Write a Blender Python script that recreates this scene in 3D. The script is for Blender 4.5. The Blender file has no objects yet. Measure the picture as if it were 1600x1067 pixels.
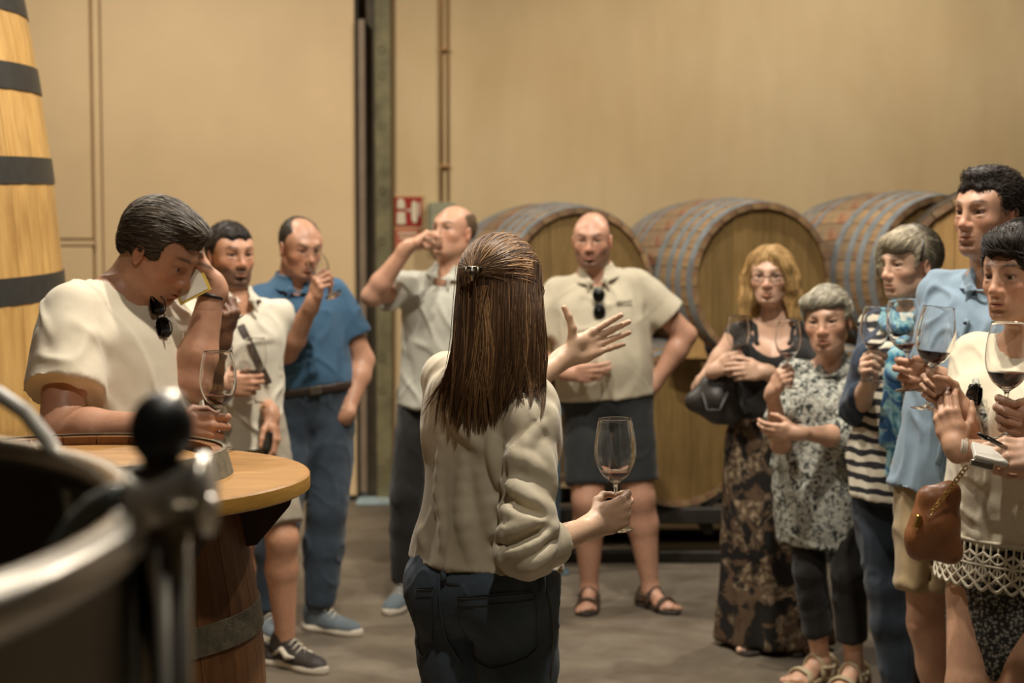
import bpy, math, random
import numpy as np
from math import sin, cos, pi, radians, sqrt, atan2, exp
random.seed(7); RNG = np.random.default_rng(7)
scene = bpy.context.scene
COL = scene.collection

# ------------------------------------------------------------------ camera
F_PX, PITCH, CAM_Z = 2400.0, radians(3.184), 1.55
cam_d = bpy.data.cameras.new('camera'); cam = bpy.data.objects.new('camera', cam_d); COL.objects.link(cam)
cam.location = (0, 0, CAM_Z); cam.rotation_euler = (pi/2 - PITCH, 0, 0)
cam_d.sensor_width = 36.0; cam_d.lens = 36.0 * F_PX / 1600.0
cam_d.clip_start = 0.05; cam_d.clip_end = 100
cam_d.dof.use_dof = True; cam_d.dof.focus_distance = 3.22; cam_d.dof.aperture_fstop = 3.4
scene.camera = cam
# ------------------------------------------------------------------ world, lights, exposure
w = bpy.data.worlds.new('world'); scene.world = w; w.use_nodes = True
w.node_tree.nodes['Background'].inputs[0].default_value = (1.0, 0.86, 0.66, 1)
w.node_tree.nodes['Background'].inputs[1].default_value = 0.10
LAMPS = [((0.55, 3.55, 4.7), 430, 140), ((-.10, 4.5, 4.7), 340, 140), ((-2.3, 6.9, 4.7), 360, 165), ((1.9, 7.3, 4.7), 330, 165), ((.3, 1.0, 4.7), 150, 140)]
scene.view_settings.view_transform = 'Standard'
scene.view_settings.look = 'None'
scene.view_settings.gamma = 1.0
scene.view_settings.use_curve_mapping = False
scene.view_settings.exposure = 0.2

def W(px, py, D):
    """point seen at pixel (px,py) of the 1600x1067 frame, at world distance Y = D"""
    xc = (px - 800.0) / F_PX; yc = -(py - 533.5) / F_PX
    d = np.array([xc, cos(PITCH) + yc * sin(PITCH), -sin(PITCH) + yc * cos(PITCH)])
    t = D / d[1]
    return np.array([0, 0, CAM_Z]) + d * t

# ------------------------------------------------------------------ scene helpers
def vec(*a): return np.array(a, float)
def nrm(v):
    v = np.asarray(v, float); n = np.linalg.norm(v); return v / (n if n > 1e-9 else 1)

def link(o, parent=None):
    COL.objects.link(o)
    if parent is not None: o.parent = parent
    return o
def empty(name, loc, label=None, cat=None, group=None):
    o = bpy.data.objects.new(name, None); o.location = [float(x) for x in loc]; o.empty_display_size = .1
    link(o); tag(o, label, cat, group); return o
def tag(o, label=None, cat=None, group=None, kind=None):
    if label: o['label'] = label
    if cat: o['category'] = cat
    if group: o['group'] = group
    if kind: o['kind'] = kind
    return o
def mesh_obj(name, V, F, mat, parent=None, smooth=True, col=None, loc=None, mats=None, fmat=None):
    """one mesh object; V in world (or parent-local when loc is False); empties have only a translation"""
    V = np.asarray(V, np.float32)
    off = np.zeros(3, np.float32)
    if parent is not None and loc is None:
        q = parent
        while q is not None:
            off += np.array(q.location, np.float32); q = q.parent
    me = bpy.data.meshes.new(name)
    if isinstance(F, np.ndarray):
        n, k = F.shape
        me.vertices.add(len(V)); me.vertices.foreach_set('co', (V - off).ravel())
        me.loops.add(n * k); me.loops.foreach_set('vertex_index', F.astype(np.int32).ravel())
        me.polygons.add(n); me.polygons.foreach_set('loop_start', np.arange(0, n * k, k, dtype=np.int32))
        me.update(calc_edges=True)
    else:
        me.from_pydata([tuple(map(float, v)) for v in (V - off)], [], F); me.update()
    me.validate()
    if smooth: me.polygons.foreach_set('use_smooth', np.ones(len(me.polygons), bool))
    if col is not None:
        a = me.color_attributes.new('Col', 'FLOAT_COLOR', 'POINT')
        c = np.ones((len(V), 4), np.float32); c[:, :3] = col
        a.data.foreach_set('color', c.ravel())
    for m in (mats or [mat]): me.materials.append(m)
    if fmat is not None: me.polygons.foreach_set('material_index', np.asarray(fmat, np.int32))
    o = bpy.data.objects.new(name, me)
    return link(o, parent)

class MB:
    """collects simple shapes into one mesh"""
    def __init__(s): s.v = []; s.f = []
    def add(s, V, F):
        n = len(s.v); s.v += [tuple(map(float, p)) for p in V]; s.f += [tuple(i + n for i in f) for f in F]; return s
    def box(s, c, size, R=None, bev=0):
        c = np.array(c, float); h = np.array(size, float) / 2
        if bev <= 0:
            P = [np.array([x, y, z]) * h for z in (-1, 1) for y in (-1, 1) for x in (-1, 1)]
            Fs = [(0,2,3,1),(4,5,7,6),(0,1,5,4),(2,6,7,3),(0,4,6,2),(1,3,7,5)]
        else:
            P = []; Fs = []
            b = min(bev, h.min() * .9)
            # chamfered box : 24 verts
            idx = {}
            for sx in (-1, 1):
                for sy in (-1, 1):
                    for sz in (-1, 1):
                        for ax in range(3):
                            p = np.array([sx, sy, sz]) * (h - b); p[ax] = (sx, sy, sz)[ax] * h[ax]
                            idx[(sx, sy, sz, ax)] = len(P); P.append(p)
            for ax in range(3):
                o1, o2 = [a for a in range(3) if a != ax]
                for sg in (-1, 1):
                    q = []
                    for (a, b2) in ((-1,-1),(1,-1),(1,1),(-1,1)):
                        t = [0,0,0]; t[ax] = sg; t[o1] = a; t[o2] = b2; q.append(idx[(*t, ax)])
                    Fs.append(tuple(q))
            for ax in range(3):      # edges along ax
                o1, o2 = [a for a in range(3) if a != ax]
                for a in (-1, 1):
                    for b2 in (-1, 1):
                        q = []
                        for (e, fc) in ((-1,o1),(1,o1),(1,o2),(-1,o2)):
                            t = [0,0,0]; t[ax] = e; t[o1] = a; t[o2] = b2; q.append(idx[(*t, fc)])
                        Fs.append(tuple(q))
            for sx in (-1, 1):
                for sy in (-1, 1):
                    for sz in (-1, 1): Fs.append(tuple(idx[(sx, sy, sz, a)] for a in range(3)))
        if R is not None: P = [np.asarray(R) @ p for p in P]
        return s.add([p + c for p in P], Fs)
    def tube(s, pts, r, n=10, cap=True):
        pts = [np.array(p, float) for p in pts]; m = len(pts)
        rr = r if hasattr(r, '__len__') else [r] * m
        V = []; Fs = []; up = None
        for i, p in enumerate(pts):
            t = nrm(pts[min(i+1, m-1)] - pts[max(i-1, 0)])
            if up is None:
                up = np.cross(t, (0,0,1.)); up = nrm(up) if np.linalg.norm(up) > 1e-3 else vec(1,0,0)
            up = nrm(up - t * (up @ t)); b = np.cross(t, up)
            for k in range(n):
                a = 2*pi*k/n; V.append(p + rr[i]*(cos(a)*up + sin(a)*b))
        for i in range(m-1):
            for k in range(n):
                k2 = (k+1) % n; Fs.append((i*n+k, i*n+k2, (i+1)*n+k2, (i+1)*n+k))
        if cap: Fs.append(tuple(reversed(range(n)))); Fs.append(tuple((m-1)*n+k for k in range(n)))
        return s.add(V, Fs)
    def lathe(s, prof, n=32, o=(0,0,0), R=None, close=False):
        V = []; Fs = []; m = len(prof)
        for (r, z) in prof:
            for k in range(n):
                a = 2*pi*k/n; p = vec(r*cos(a), r*sin(a), z)
                V.append((p if R is None else np.asarray(R) @ p) + np.array(o, float))
        for i in range(m if close else m-1):
            j = (i+1) % m
            for k in range(n):
                k2 = (k+1) % n; Fs.append((i*n+k, i*n+k2, j*n+k2, j*n+k))
        return s.add(V, Fs)
    def build(s, name, mat, parent=None, smooth=False, loc=None):
        o = mesh_obj(name, s.v, s.f, mat, parent, smooth=smooth, loc=loc)
        return o
def auto_smooth(o, ang=40):
    me = o.data
    me.polygons.foreach_set('use_smooth', np.ones(len(me.polygons), bool))
    try: me.set_sharp_from_angle(angle=radians(ang))
    except Exception: pass
    return o
def Rz(a): return np.array([[cos(a), -sin(a), 0], [sin(a), cos(a), 0], [0, 0, 1]])
def Rx(a): return np.array([[1, 0, 0], [0, cos(a), -sin(a)], [0, sin(a), cos(a)]])
def Ry(a): return np.array([[cos(a), 0, sin(a)], [0, 1, 0], [-sin(a), 0, cos(a)]])
def basis(z, x=None):
    """rotation whose third column is z"""
    z = nrm(z); x = np.array([1., 0, 0]) if x is None else np.asarray(x, float)
    if abs(nrm(x) @ z) > .98: x = vec(0, 1, 0)
    x = nrm(x - z * (x @ z)); y = np.cross(z, x); return np.stack([x, y, z], 1)

# ------------------------------------------------------------------ materials
MATS = {}
def srgb(r, g, b):
    f = lambda c: (c/255/12.92 if c/255 <= .04045 else ((c/255+.055)/1.055)**2.4)
    return (f(r), f(g), f(b))
class NT:
    def __init__(s, name):
        s.m = bpy.data.materials.new(name); s.m.use_nodes = True; s.t = s.m.node_tree
        s.b = s.t.nodes['Principled BSDF']
    def n(s, typ, **kw):
        x = s.t.nodes.new(typ)
        for k, v in kw.items():
            if k.startswith('i_'):
                key = k[2:]; key = int(key) if key.isdigit() else key.replace('_', ' ')
                x.inputs[key].default_value = v
            else: setattr(x, k, v)
        return x
    def l(s, a, ao, b, bi): s.t.links.new(a.outputs[ao], b.inputs[bi])
    def coord(s, kind='Object', scale=(1,1,1), rot=(0,0,0)):
        c = s.n('ShaderNodeTexCoord'); m = s.n('ShaderNodeMapping'); m.inputs['Scale'].default_value = scale; m.inputs['Rotation'].default_value = rot
        s.l(c, kind, m, 'Vector'); return m
    def noise(s, co, scale, detail=3, rough=.55, dist=0.):
        x = s.n('ShaderNodeTexNoise'); x.inputs['Scale'].default_value = scale; x.inputs['Detail'].default_value = detail
        x.inputs['Roughness'].default_value = rough; x.inputs['Distortion'].default_value = dist
        if co: s.l(co, 0, x, 'Vector')
        return x
    def ramp(s, src, out, stops, interp='LINEAR'):
        r = s.n('ShaderNodeValToRGB'); r.color_ramp.interpolation = interp
        e = r.color_ramp.elements
        while len(e) > 1: e.remove(e[-1])
        e[0].position = stops[0][0]; e[0].color = (*stops[0][1], 1)
        for p, c in stops[1:]:
            q = e.new(p); q.color = (*c, 1)
        s.l(src, out, r, 'Fac'); return r
    def mix(s, fac, a, b, typ='MIX'):
        x = s.n('ShaderNodeMixRGB', blend_type=typ)
        for key, val in (('Fac', fac), ('Color1', a), ('Color2', b)):
            if isinstance(val, tuple) and len(val) == 2 and hasattr(val[0], 'outputs'): s.l(val[0], val[1], x, key)
            elif isinstance(val, (int, float)): x.inputs[key].default_value = val
            else: x.inputs[key].default_value = (*val[:3], 1)
        return x
    def bump(s, src, out, strength=.3, dist=.01, prev=None):
        b = s.n('ShaderNodeBump'); b.inputs['Strength'].default_value = strength; b.inputs['Distance'].default_value = dist
        s.l(src, out, b, 'Height')
        if prev: s.l(prev, 'Normal', b, 'Normal')
        s.l(b, 'Normal', s.b, 'Normal'); return b
    def set(s, **kw):
        for k, v in kw.items(): s.b.inputs[k.replace('_', ' ')].default_value = v
        return s
    def base(s, node, out='Color'): s.l(node, out, s.b, 'Base Color')

def mat_plain(name, c, rough=.6, metal=0., var=.12, vs=6., bump=0., bs=60., spec=None, scale=(1,1,1), bd=.004, sheen=0.):
    if name in MATS: return MATS[name]
    t = NT(name); co = t.coord(scale=scale)
    n = t.noise(co, vs, 4)
    d = tuple(x*(1-var) for x in c); e = tuple(min(1, x*(1+var)) for x in c)
    t.base(t.ramp(n, 'Fac', [(.3, d), (.7, e)]))
    t.set(Roughness=rough, Metallic=metal)
    if spec is not None: t.b.inputs['Specular IOR Level'].default_value = spec
    if sheen: t.b.inputs['Sheen Weight'].default_value = sheen
    if bump:
        n2 = t.noise(co, bs, 3); t.bump(n2, 'Fac', bump, bd)
    MATS[name] = t.m; return t.m
def mat_attr(name, rough=.5, var=.10, vs=40, sss=0., bump=0., bs=200., spec=.5, aniso=False):
    """colour read from the mesh's own Col attribute (skin, hair)"""
    if name in MATS: return MATS[name]
    t = NT(name); a = t.n('ShaderNodeAttribute', attribute_name='Col'); co = t.coord()
    n = t.noise(co, vs, 4)
    r = t.ramp(n, 'Fac', [(.25, (1-var,)*3), (.75, (1+var*.3,)*3)])
    m = t.mix(1.0, (a, 'Color'), (r, 'Color'), 'MULTIPLY')
    t.base(m); t.set(Roughness=rough); t.b.inputs['Specular IOR Level'].default_value = spec
    if sss:
        t.b.inputs['Subsurface Weight'].default_value = sss; t.b.inputs['Subsurface Radius'].default_value = (.012, .004, .002)
        t.b.inputs['Subsurface Scale'].default_value = 1.0
    if bump: t.bump(t.noise(co, bs, 2), 'Fac', bump, .002)
    MATS[name] = t.m; return t.m
def mat_cloth(name, c, var=.08, weave=900., rough=.85, bump=.25, sheen=.15):
    if name in MATS: return MATS[name]
    t = NT(name); co = t.coord()
    n = t.noise(co, 9, 4)
    d = tuple(x*(1-var) for x in c); e = tuple(min(1, x*(1+var)) for x in c)
    t.base(t.ramp(n, 'Fac', [(.3, d), (.7, e)])); t.set(Roughness=rough)
    t.b.inputs['Sheen Weight'].default_value = sheen; t.b.inputs['Specular IOR Level'].default_value = .25
    b1 = t.bump(t.noise(co, weave, 1), 'Fac', bump, .0015)
    b2 = t.bump(t.noise(co, 14, 2, .45, .2), 'Fac', .22, .012, b1)
    MATS[name] = t.m; return t.m
# ------------------------------------------------------------------ implicit surfaces -> meshes
def _hash(i, j, k, seed):
    h = (i.astype(np.int64)*374761393 + j.astype(np.int64)*668265263 + k.astype(np.int64)*2147483647 + seed*974634777) & 0xffffffff
    h = ((h ^ (h >> 13)) * 1274126177) & 0xffffffff
    return ((h ^ (h >> 16)) & 0xffff).astype(np.float32) / 32767.5 - 1.0
def vnoise(P, seed=0):
    """value noise in [-1,1] at the rows of P"""
    P = np.asarray(P, np.float32); I = np.floor(P).astype(np.int32); f = P - I; f = f*f*f*(f*(f*6-15)+10)
    r = 0
    for a in (0, 1):
        for b in (0, 1):
            for c in (0, 1):
                wgt = (f[:,0] if a else 1-f[:,0]) * (f[:,1] if b else 1-f[:,1]) * (f[:,2] if c else 1-f[:,2])
                r = r + wgt * _hash(I[:,0]+a, I[:,1]+b, I[:,2]+c, seed)
    return r
def smin(a, b, k):
    if k <= 1e-6: return np.minimum(a, b)
    h = np.maximum(k - np.abs(a-b), 0) / k
    return np.minimum(a, b) - h*h*k*.25
class Prim:
    __slots__ = ('f', 'lo', 'hi', 'op', 'k')
    def __init__(s, f, lo, hi, op, k): s.f = f; s.lo = np.asarray(lo, float); s.hi = np.asarray(hi, float); s.op = op; s.k = k
def cone(a, b, ra, rb, k=.02, op='u'):
    a = np.asarray(a, float); b = np.asarray(b, float); ba = b-a; L = max(float(ba@ba), 1e-9)
    a0, a1, a2 = map(np.float32, a); b0, b1, b2 = map(np.float32, ba); iL = np.float32(1/L); ra_ = np.float32(ra); dr = np.float32(rb-ra)
    def f(x, y, z):
        px = x-a0; py = y-a1; pz = z-a2
        t = np.clip((px*b0+py*b1+pz*b2)*iL, 0, 1)
        return np.sqrt((px-t*b0)**2 + (py-t*b1)**2 + (pz-t*b2)**2) - (ra_ + dr*t)
    return Prim(f, np.minimum(a-ra, b-rb), np.maximum(a+ra, b+rb), op, k)
def ell(c, r, R=None, k=.02, op='u'):
    """ellipsoid; R rows = local axes in world"""
    c = np.asarray(c, float); r = np.asarray(r, float); A = np.eye(3) if R is None else np.asarray(R, float)
    ext = np.sqrt(((A.T * r)**2).sum(1))
    M = A.astype(np.float32); c32 = c.astype(np.float32); r32 = r.astype(np.float32); rm = np.float32(r.min())
    def f(x, y, z):
        px = x-c32[0]; py = y-c32[1]; pz = z-c32[2]
        qx = (M[0,0]*px+M[0,1]*py+M[0,2]*pz)/r32[0]; qy = (M[1,0]*px+M[1,1]*py+M[1,2]*pz)/r32[1]; qz = (M[2,0]*px+M[2,1]*py+M[2,2]*pz)/r32[2]
        k0 = np.sqrt(qx*qx+qy*qy+qz*qz); k1 = np.sqrt((qx/r32[0])**2+(qy/r32[1])**2+(qz/r32[2])**2)
        return np.where(k0 < .05, -rm*(1-k0), k0*(k0-1)/np.maximum(k1, 1e-6))
    return Prim(f, c-ext, c+ext, op, k)
def boxp(c, h, R=None, rad=.004, k=.0, op='u'):
    c = np.asarray(c, float); h = np.asarray(h, float)-rad; A = np.eye(3) if R is None else np.asarray(R, float)
    ext = (np.abs(A.T) * (h+rad)).sum(1)
    M = A.astype(np.float32); c32 = c.astype(np.float32); h32 = h.astype(np.float32)
    def f(x, y, z):
        px = x-c32[0]; py = y-c32[1]; pz = z-c32[2]
        q = [np.abs(M[i,0]*px+M[i,1]*py+M[i,2]*pz)-h32[i] for i in range(3)]
        out = np.sqrt(sum(np.maximum(t, 0)**2 for t in q)); ins = np.minimum(np.maximum(np.maximum(q[0], q[1]), q[2]), 0)
        return out+ins-np.float32(rad)
    return Prim(f, c-ext, c+ext, op, k)
def plane(p, n, k=0., op='c'):
    """keep the side the normal points away from"""
    p = np.asarray(p, np.float32); n = nrm(n).astype(np.float32)
    return Prim(lambda x, y, z: (x-p[0])*n[0]+(y-p[1])*n[1]+(z-p[2])*n[2], (-1e3,)*3, (1e3,)*3, op, k)
def smooth_tab(z, V, n=96):
    z = np.asarray(z, float); V = np.asarray(V, float); m = np.gradient(V, z, axis=0)
    zz = np.linspace(z[0], z[-1], n); i = np.clip(np.searchsorted(z, zz, 'right')-1, 0, len(z)-2)
    h = (z[i+1]-z[i]); t = ((zz-z[i])/h)[:, None]; h = h[:, None]
    return zz, (2*t**3-3*t**2+1)*V[i] + (t**3-2*t**2+t)*h*m[i] + (-2*t**3+3*t**2)*V[i+1] + (t**3-t**2)*h*m[i+1]
def loft(o, R, st, k=.02, op='u', grow=0., folds=None):
    """elliptic cross sections stacked along the third row of R. st rows: z, half width, front depth, back depth, cx, cy"""
    o = np.asarray(o, float); R = np.asarray(R, float); st = np.asarray(st, float)
    if st.shape[1] == 4: st = np.hstack([st, np.zeros((len(st), 2))])
    zz, T = smooth_tab(st[:,0], st[:,1:]); T = T.copy(); T[:, :3] = np.maximum(T[:, :3]+grow, .004)
    T = T.astype(np.float32); z0, z1 = np.float32(zz[0]), np.float32(zz[-1]); n = len(zz); sc = np.float32((n-1)/(zz[-1]-zz[0]))
    M = R.astype(np.float32); o32 = o.astype(np.float32)
    rmax = max(np.abs(T[:,0]).max()+np.abs(T[:,3]).max(), T[:,1].max()+np.abs(T[:,4]).max(), T[:,2].max()+np.abs(T[:,4]).max())
    e0 = o+R[2]*float(z0); e1 = o+R[2]*float(z1)
    def f(x, y, z):
        px = x-o32[0]; py = y-o32[1]; pz = z-o32[2]
        lx = M[0,0]*px+M[0,1]*py+M[0,2]*pz; ly = M[1,0]*px+M[1,1]*py+M[1,2]*pz; lz = M[2,0]*px+M[2,1]*py+M[2,2]*pz
        s = np.clip((lz-z0)*sc, 0, n-1.001); i = s.astype(np.int32); t = s-i
        g = lambda c: T[i, c]*(1-t)+T[i+1, c]*t
        a = g(0); cx = g(3); cy = g(4); dy = ly-cy
        b = np.where(dy > 0, g(1), g(2)); dx = lx-cx
        if folds is not None:
            gz = folds(np.arctan2(dy, dx), lz); a = a*(1+gz); b = b*(1+gz)
        qx = dx/a; qy = dy/b
        k0 = np.sqrt(qx*qx+qy*qy); k1 = np.sqrt((qx/a)**2+(qy/b)**2)
        d = np.where(k0 < .05, -np.minimum(a, b)*(1-k0), k0*(k0-1)/np.maximum(k1, 1e-6))
        return np.maximum(d, np.maximum(z0-lz, lz-z1))
    return Prim(f, np.minimum(e0, e1)-rmax, np.maximum(e0, e1)+rmax, op, k)
def chain(pts, rad, k=.02, op='u'):
    return [cone(pts[i], pts[i+1], rad[i], rad[i+1], k, op) for i in range(len(pts)-1)]

class Field:
    def __init__(s, prims=()): s.p = []; s.add(*prims)
    def add(s, *ps):
        for p in ps:
            if isinstance(p, Prim): s.p.append(p)
            else: s.add(*p)
        return s
    def bbox(s):
        u = [p for p in s.p if p.op == 'u']
        return np.min([p.lo for p in u], 0), np.max([p.hi for p in u], 0)
    @staticmethod
    def comb(phi, d, p):
        if p.op == 'u': return smin(phi, d, p.k)
        if p.op == 's': return -smin(-phi, d, p.k)
        return -smin(-phi, -d, p.k)            # 'c' : cut / intersect
    def eval(s, P):
        x, y, z = (np.ascontiguousarray(P[:, i], np.float32) for i in range(3))
        phi = np.full(len(P), .5, np.float32)
        for p in s.p: phi = s.comb(phi, p.f(x, y, z), p)
        return phi
    def grad(s, P, e=.0015):
        g = np.zeros((len(P), 3), np.float32)
        for i in range(3):
            d = np.zeros(3); d[i] = e; g[:, i] = s.eval(P+d)-s.eval(P-d)
        return g/np.maximum(np.linalg.norm(g, axis=1), 1e-9)[:, None]
    def mesh(s, h, box=None):
        lo, hi = s.bbox() if box is None else box
        lo = np.asarray(lo, float); hi = np.asarray(hi, float)
        if box is None: lo = lo-2.5*h; hi = hi+2.5*h
        n = np.maximum(np.ceil((hi-lo)/h).astype(int)+1, 4)
        ax = [(lo[i]+h*np.arange(n[i])).astype(np.float32) for i in range(3)]
        phi = np.full(n, .5, np.float32); m = .02
        for p in s.p:
            if p.op == 'c': sl = [slice(0, n[i]) for i in range(3)]
            else:
                i0 = np.clip(np.floor((p.lo-m-p.k-lo)/h).astype(int), 0, n); i1 = np.clip(np.ceil((p.hi+m+p.k-lo)/h).astype(int)+1, 0, n)
                if (i1 <= i0).any(): continue
                sl = [slice(i0[i], i1[i]) for i in range(3)]
            sl = tuple(sl)
            d = p.f(ax[0][sl[0]][:, None, None], ax[1][sl[1]][None, :, None], ax[2][sl[2]][None, None, :])
            phi[sl] = s.comb(phi[sl], d, p)
        return surface_nets(phi, lo, h)
def surface_nets(phi, lo, h):
    ins = phi < 0
    c = np.zeros(np.array(phi.shape)-1, np.uint8)
    S = [(a, b, d) for a in (0, 1) for b in (0, 1) for d in (0, 1)]
    nx, ny, nz = phi.shape
    for a, b, d in S: c += ins[a:nx-1+a, b:ny-1+b, d:nz-1+d]
    I, J, K = np.nonzero((c > 0) & (c < 8))
    if len(I) == 0: return np.zeros((0, 3), np.float32), np.zeros((0, 4), np.int32)
    idx = np.full(c.shape, -1, np.int32); idx[I, J, K] = np.arange(len(I))
    val = np.stack([phi[I+a, J+b, K+d] for a, b, d in S], 1)
    acc = np.zeros((len(I), 3), np.float32); cnt = np.zeros(len(I), np.float32)
    for e0 in range(8):
        for ax_ in range(3):
            if S[e0][ax_] == 0:
                q = list(S[e0]); q[ax_] = 1; e1 = S.index(tuple(q))
                a, b = val[:, e0], val[:, e1]; m = (a < 0) != (b < 0)
                t = np.where(m, a/np.where(m, a-b, 1), 0)
                p = np.tile(np.array(S[e0], np.float32), (len(I), 1)); p[:, ax_] += t
                acc += p*m[:, None]; cnt += m
    V = (np.stack([I, J, K], 1)+acc/cnt[:, None])*h+lo
    Q = []
    for ax_ in range(3):
        o1, o2 = (ax_+1) % 3, (ax_+2) % 3
        s0 = [slice(None)]*3; s1 = [slice(None)]*3; s0[ax_] = slice(0, -1); s1[ax_] = slice(1, None)
        for o in (o1, o2): s0[o] = slice(1, -1); s1[o] = slice(1, -1)
        A = ins[tuple(s0)]; B = ins[tuple(s1)]
        E = np.argwhere(A != B)
        if len(E) == 0: continue
        flip = A[E[:,0], E[:,1], E[:,2]]
        E = E.copy(); E[:, o1] += 1; E[:, o2] += 1
        def cell(d1, d2):
            q = E.copy(); q[:, o1] += d1; q[:, o2] += d2; return idx[q[:,0], q[:,1], q[:,2]]
        q = np.stack([cell(-1,-1), cell(0,-1), cell(0,0), cell(-1,0)], 1)
        q[~flip] = q[~flip][:, ::-1]
        Q.append(q[(q >= 0).all(1)])
    return V.astype(np.float32), np.concatenate(Q).astype(np.int32)
def vnormals(V, Q):
    n = np.cross(V[Q[:,2]]-V[Q[:,0]], V[Q[:,3]]-V[Q[:,1]]); N = np.zeros_like(V)
    for c in range(4):
        for i in range(3): N[:, i] += np.bincount(Q[:, c], n[:, i], len(V))
    return N/np.maximum(np.linalg.norm(N, axis=1), 1e-12)[:, None]
def relax(V, Q, it=1, lam=.5):
    for _ in range(it):
        S = np.zeros_like(V); C = np.zeros(len(V), np.float32)
        for a, b in ((0,1),(1,2),(2,3),(3,0)):
            for i in range(3): S[:, i] += np.bincount(Q[:, a], V[Q[:, b], i], len(V))
            C += np.bincount(Q[:, a], minlength=len(V))
            for i in range(3): S[:, i] += np.bincount(Q[:, b], V[Q[:, a], i], len(V))
            C += np.bincount(Q[:, b], minlength=len(V))
        V = V + lam*(S/np.maximum(C, 1)[:, None]-V)
    return V.astype(np.float32)
def multi_mesh(Fd, h, fine):
    """coarse surface plus finer surface inside the boxes fine = [(lo, hi, h2)], as one mesh"""
    V, Q = Fd.mesh(h); V = relax(V, Q, 1, .35)
    keep = np.ones(len(Q), bool); N = vnormals(V, Q); sink = np.zeros(len(V), np.float32)
    for lo, hi, h2 in fine:
        dep = np.minimum(V-np.asarray(lo), np.asarray(hi)-V).min(1)
        keep &= ~(dep > 2.2*h)[Q].all(1); sink = np.maximum(sink, np.clip((dep-.8*h)/(1.2*h), 0, 1))
    V = (V-N*(sink*.0008)[:, None]).astype(np.float32)
    Vs = [V]; Qs = [Q[keep]]; n = len(V)
    for lo, hi, h2 in fine:
        V2, Q2 = Fd.mesh(h2, (np.asarray(lo)-2*h2, np.asarray(hi)+2*h2))
        if len(V2) == 0: continue
        V2 = relax(V2, Q2, 1, .12); dep = np.minimum(V2-np.asarray(lo), np.asarray(hi)-V2).min(1)
        V2 = (V2-vnormals(V2, Q2)*(.0008*np.clip(1-dep/(.8*h), 0, 1))[:, None]).astype(np.float32)
        i2 = ((V2 > np.asarray(lo)) & (V2 < np.asarray(hi))).all(1); Q2 = Q2[i2[Q2].all(1)]
        Vs.append(V2); Qs.append(Q2+n); n += len(V2)
    V = np.concatenate(Vs); Q = np.concatenate(Qs)
    used = np.zeros(len(V), bool); used[Q.ravel()] = True; re = np.cumsum(used)-1
    return V[used], re[Q].astype(np.int32)
def cloth_mesh(Fd, h, amp=.006, freq=9., seed=0, aniso=(1, 1, .45), it=2, fine=0., extra=None, mask=None):
    V, Q = Fd.mesh(h); V = relax(V, Q, it, .5); N = vnormals(V, Q)
    A = np.array(aniso, np.float32); amp = amp*.85; freq = freq*1.25
    wv = np.stack([vnoise(V*5+7*i, seed+10+i) for i in range(3)], 1)*.35
    c_, s_ = cos(.7), sin(.7)
    Vr = np.stack([V[:, 0]*c_+V[:, 2]*s_, V[:, 1], (-V[:, 0]*s_+V[:, 2]*c_)], 1); Vl = np.stack([V[:, 0]*c_-V[:, 2]*s_, V[:, 1], (V[:, 0]*s_+V[:, 2]*c_)], 1)
    n0 = vnoise(V*4.5+wv, seed+4)
    n1 = vnoise(V*freq*A+wv*1.4, seed); n2 = vnoise(Vr*freq*1.25*A+wv*1.2+3, seed+1); n3 = vnoise(Vl*freq*1.25*A+wv*1.2+9, seed+2)
    fo = lambda n: np.exp(-(n/.17)**2)-.3
    m = np.clip(.5+1.1*vnoise(V*3.2+11, seed+6), 0, 1)
    d = amp*(.8*n0+.75*fo(n1)*(1-m)+.85*fo(n2)*m+.6*fo(n3)*np.clip(vnoise(V*3.7+5, seed+7)+.25, 0, 1))
    if fine: d = d+fine*vnoise(V*60, seed+5)
    if extra is not None: d = d+extra(V, N)
    if mask is not None: d = d*mask(V)
    return V+N*d[:, None], Q

def trace_many(Fd, pxs, off=0., far=12.):
    """first points of a field met by the rays through these pixels"""
    o = np.array([0, 0, CAM_Z]); d = np.array([nrm(W(x, y, 1.)-o) for x, y in pxs]); lo, hi = Fd.bbox(); n = len(d)
    t = np.full(n, max(.3, lo[1]-.1)); off = np.broadcast_to(np.asarray(off, float), (n,)); act = np.ones(n, bool)
    for _ in range(150):
        i = np.nonzero(act)[0]
        if len(i) == 0: break
        v = Fd.eval(o+d[i]*t[i][:, None])-off[i]; hit = v < .0006
        t[i] += np.where(hit, 0, np.clip(v*.6, .0006, .03)); act[i] = ~hit & (t[i] < far)
    return o+d*t[:, None]
def trace_px(Fd, px, py, off=0.): return trace_many(Fd, [(px, py)], off)[0]
# ------------------------------------------------------------------ people
def ydir(deg):
    a = radians(deg); return vec(sin(a), -cos(a), 0)
TORSO = {  # z, half width, front, back, cx, cy   (fractions of the height; z from the hip joints up)
 'm': [(-.075,.050,.030,.035,0,0),(-.045,.080,.050,.055,0,0),(0,.098,.056,.068,0,0),(.045,.095,.058,.058,0,0),(.09,.088,.060,.046,0,0),
       (.15,.093,.064,.052,0,0),(.205,.103,.066,.058,0,0),(.25,.104,.056,.060,0,0),(.285,.092,.040,.050,0,-.004),(.305,.062,.032,.040,0,-.006),(.325,.036,.030,.034,0,-.004)],
 'f': [(-.075,.050,.030,.035,0,0),(-.045,.086,.050,.058,0,0),(0,.104,.056,.072,0,0),(.045,.094,.056,.058,0,0),(.09,.078,.054,.044,0,0),
       (.15,.084,.056,.048,0,0),(.205,.092,.058,.053,0,0),(.25,.092,.048,.054,0,0),(.285,.080,.036,.046,0,-.004),(.305,.052,.028,.036,0,-.006),(.325,.031,.026,.030,0,-.004)]}
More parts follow.
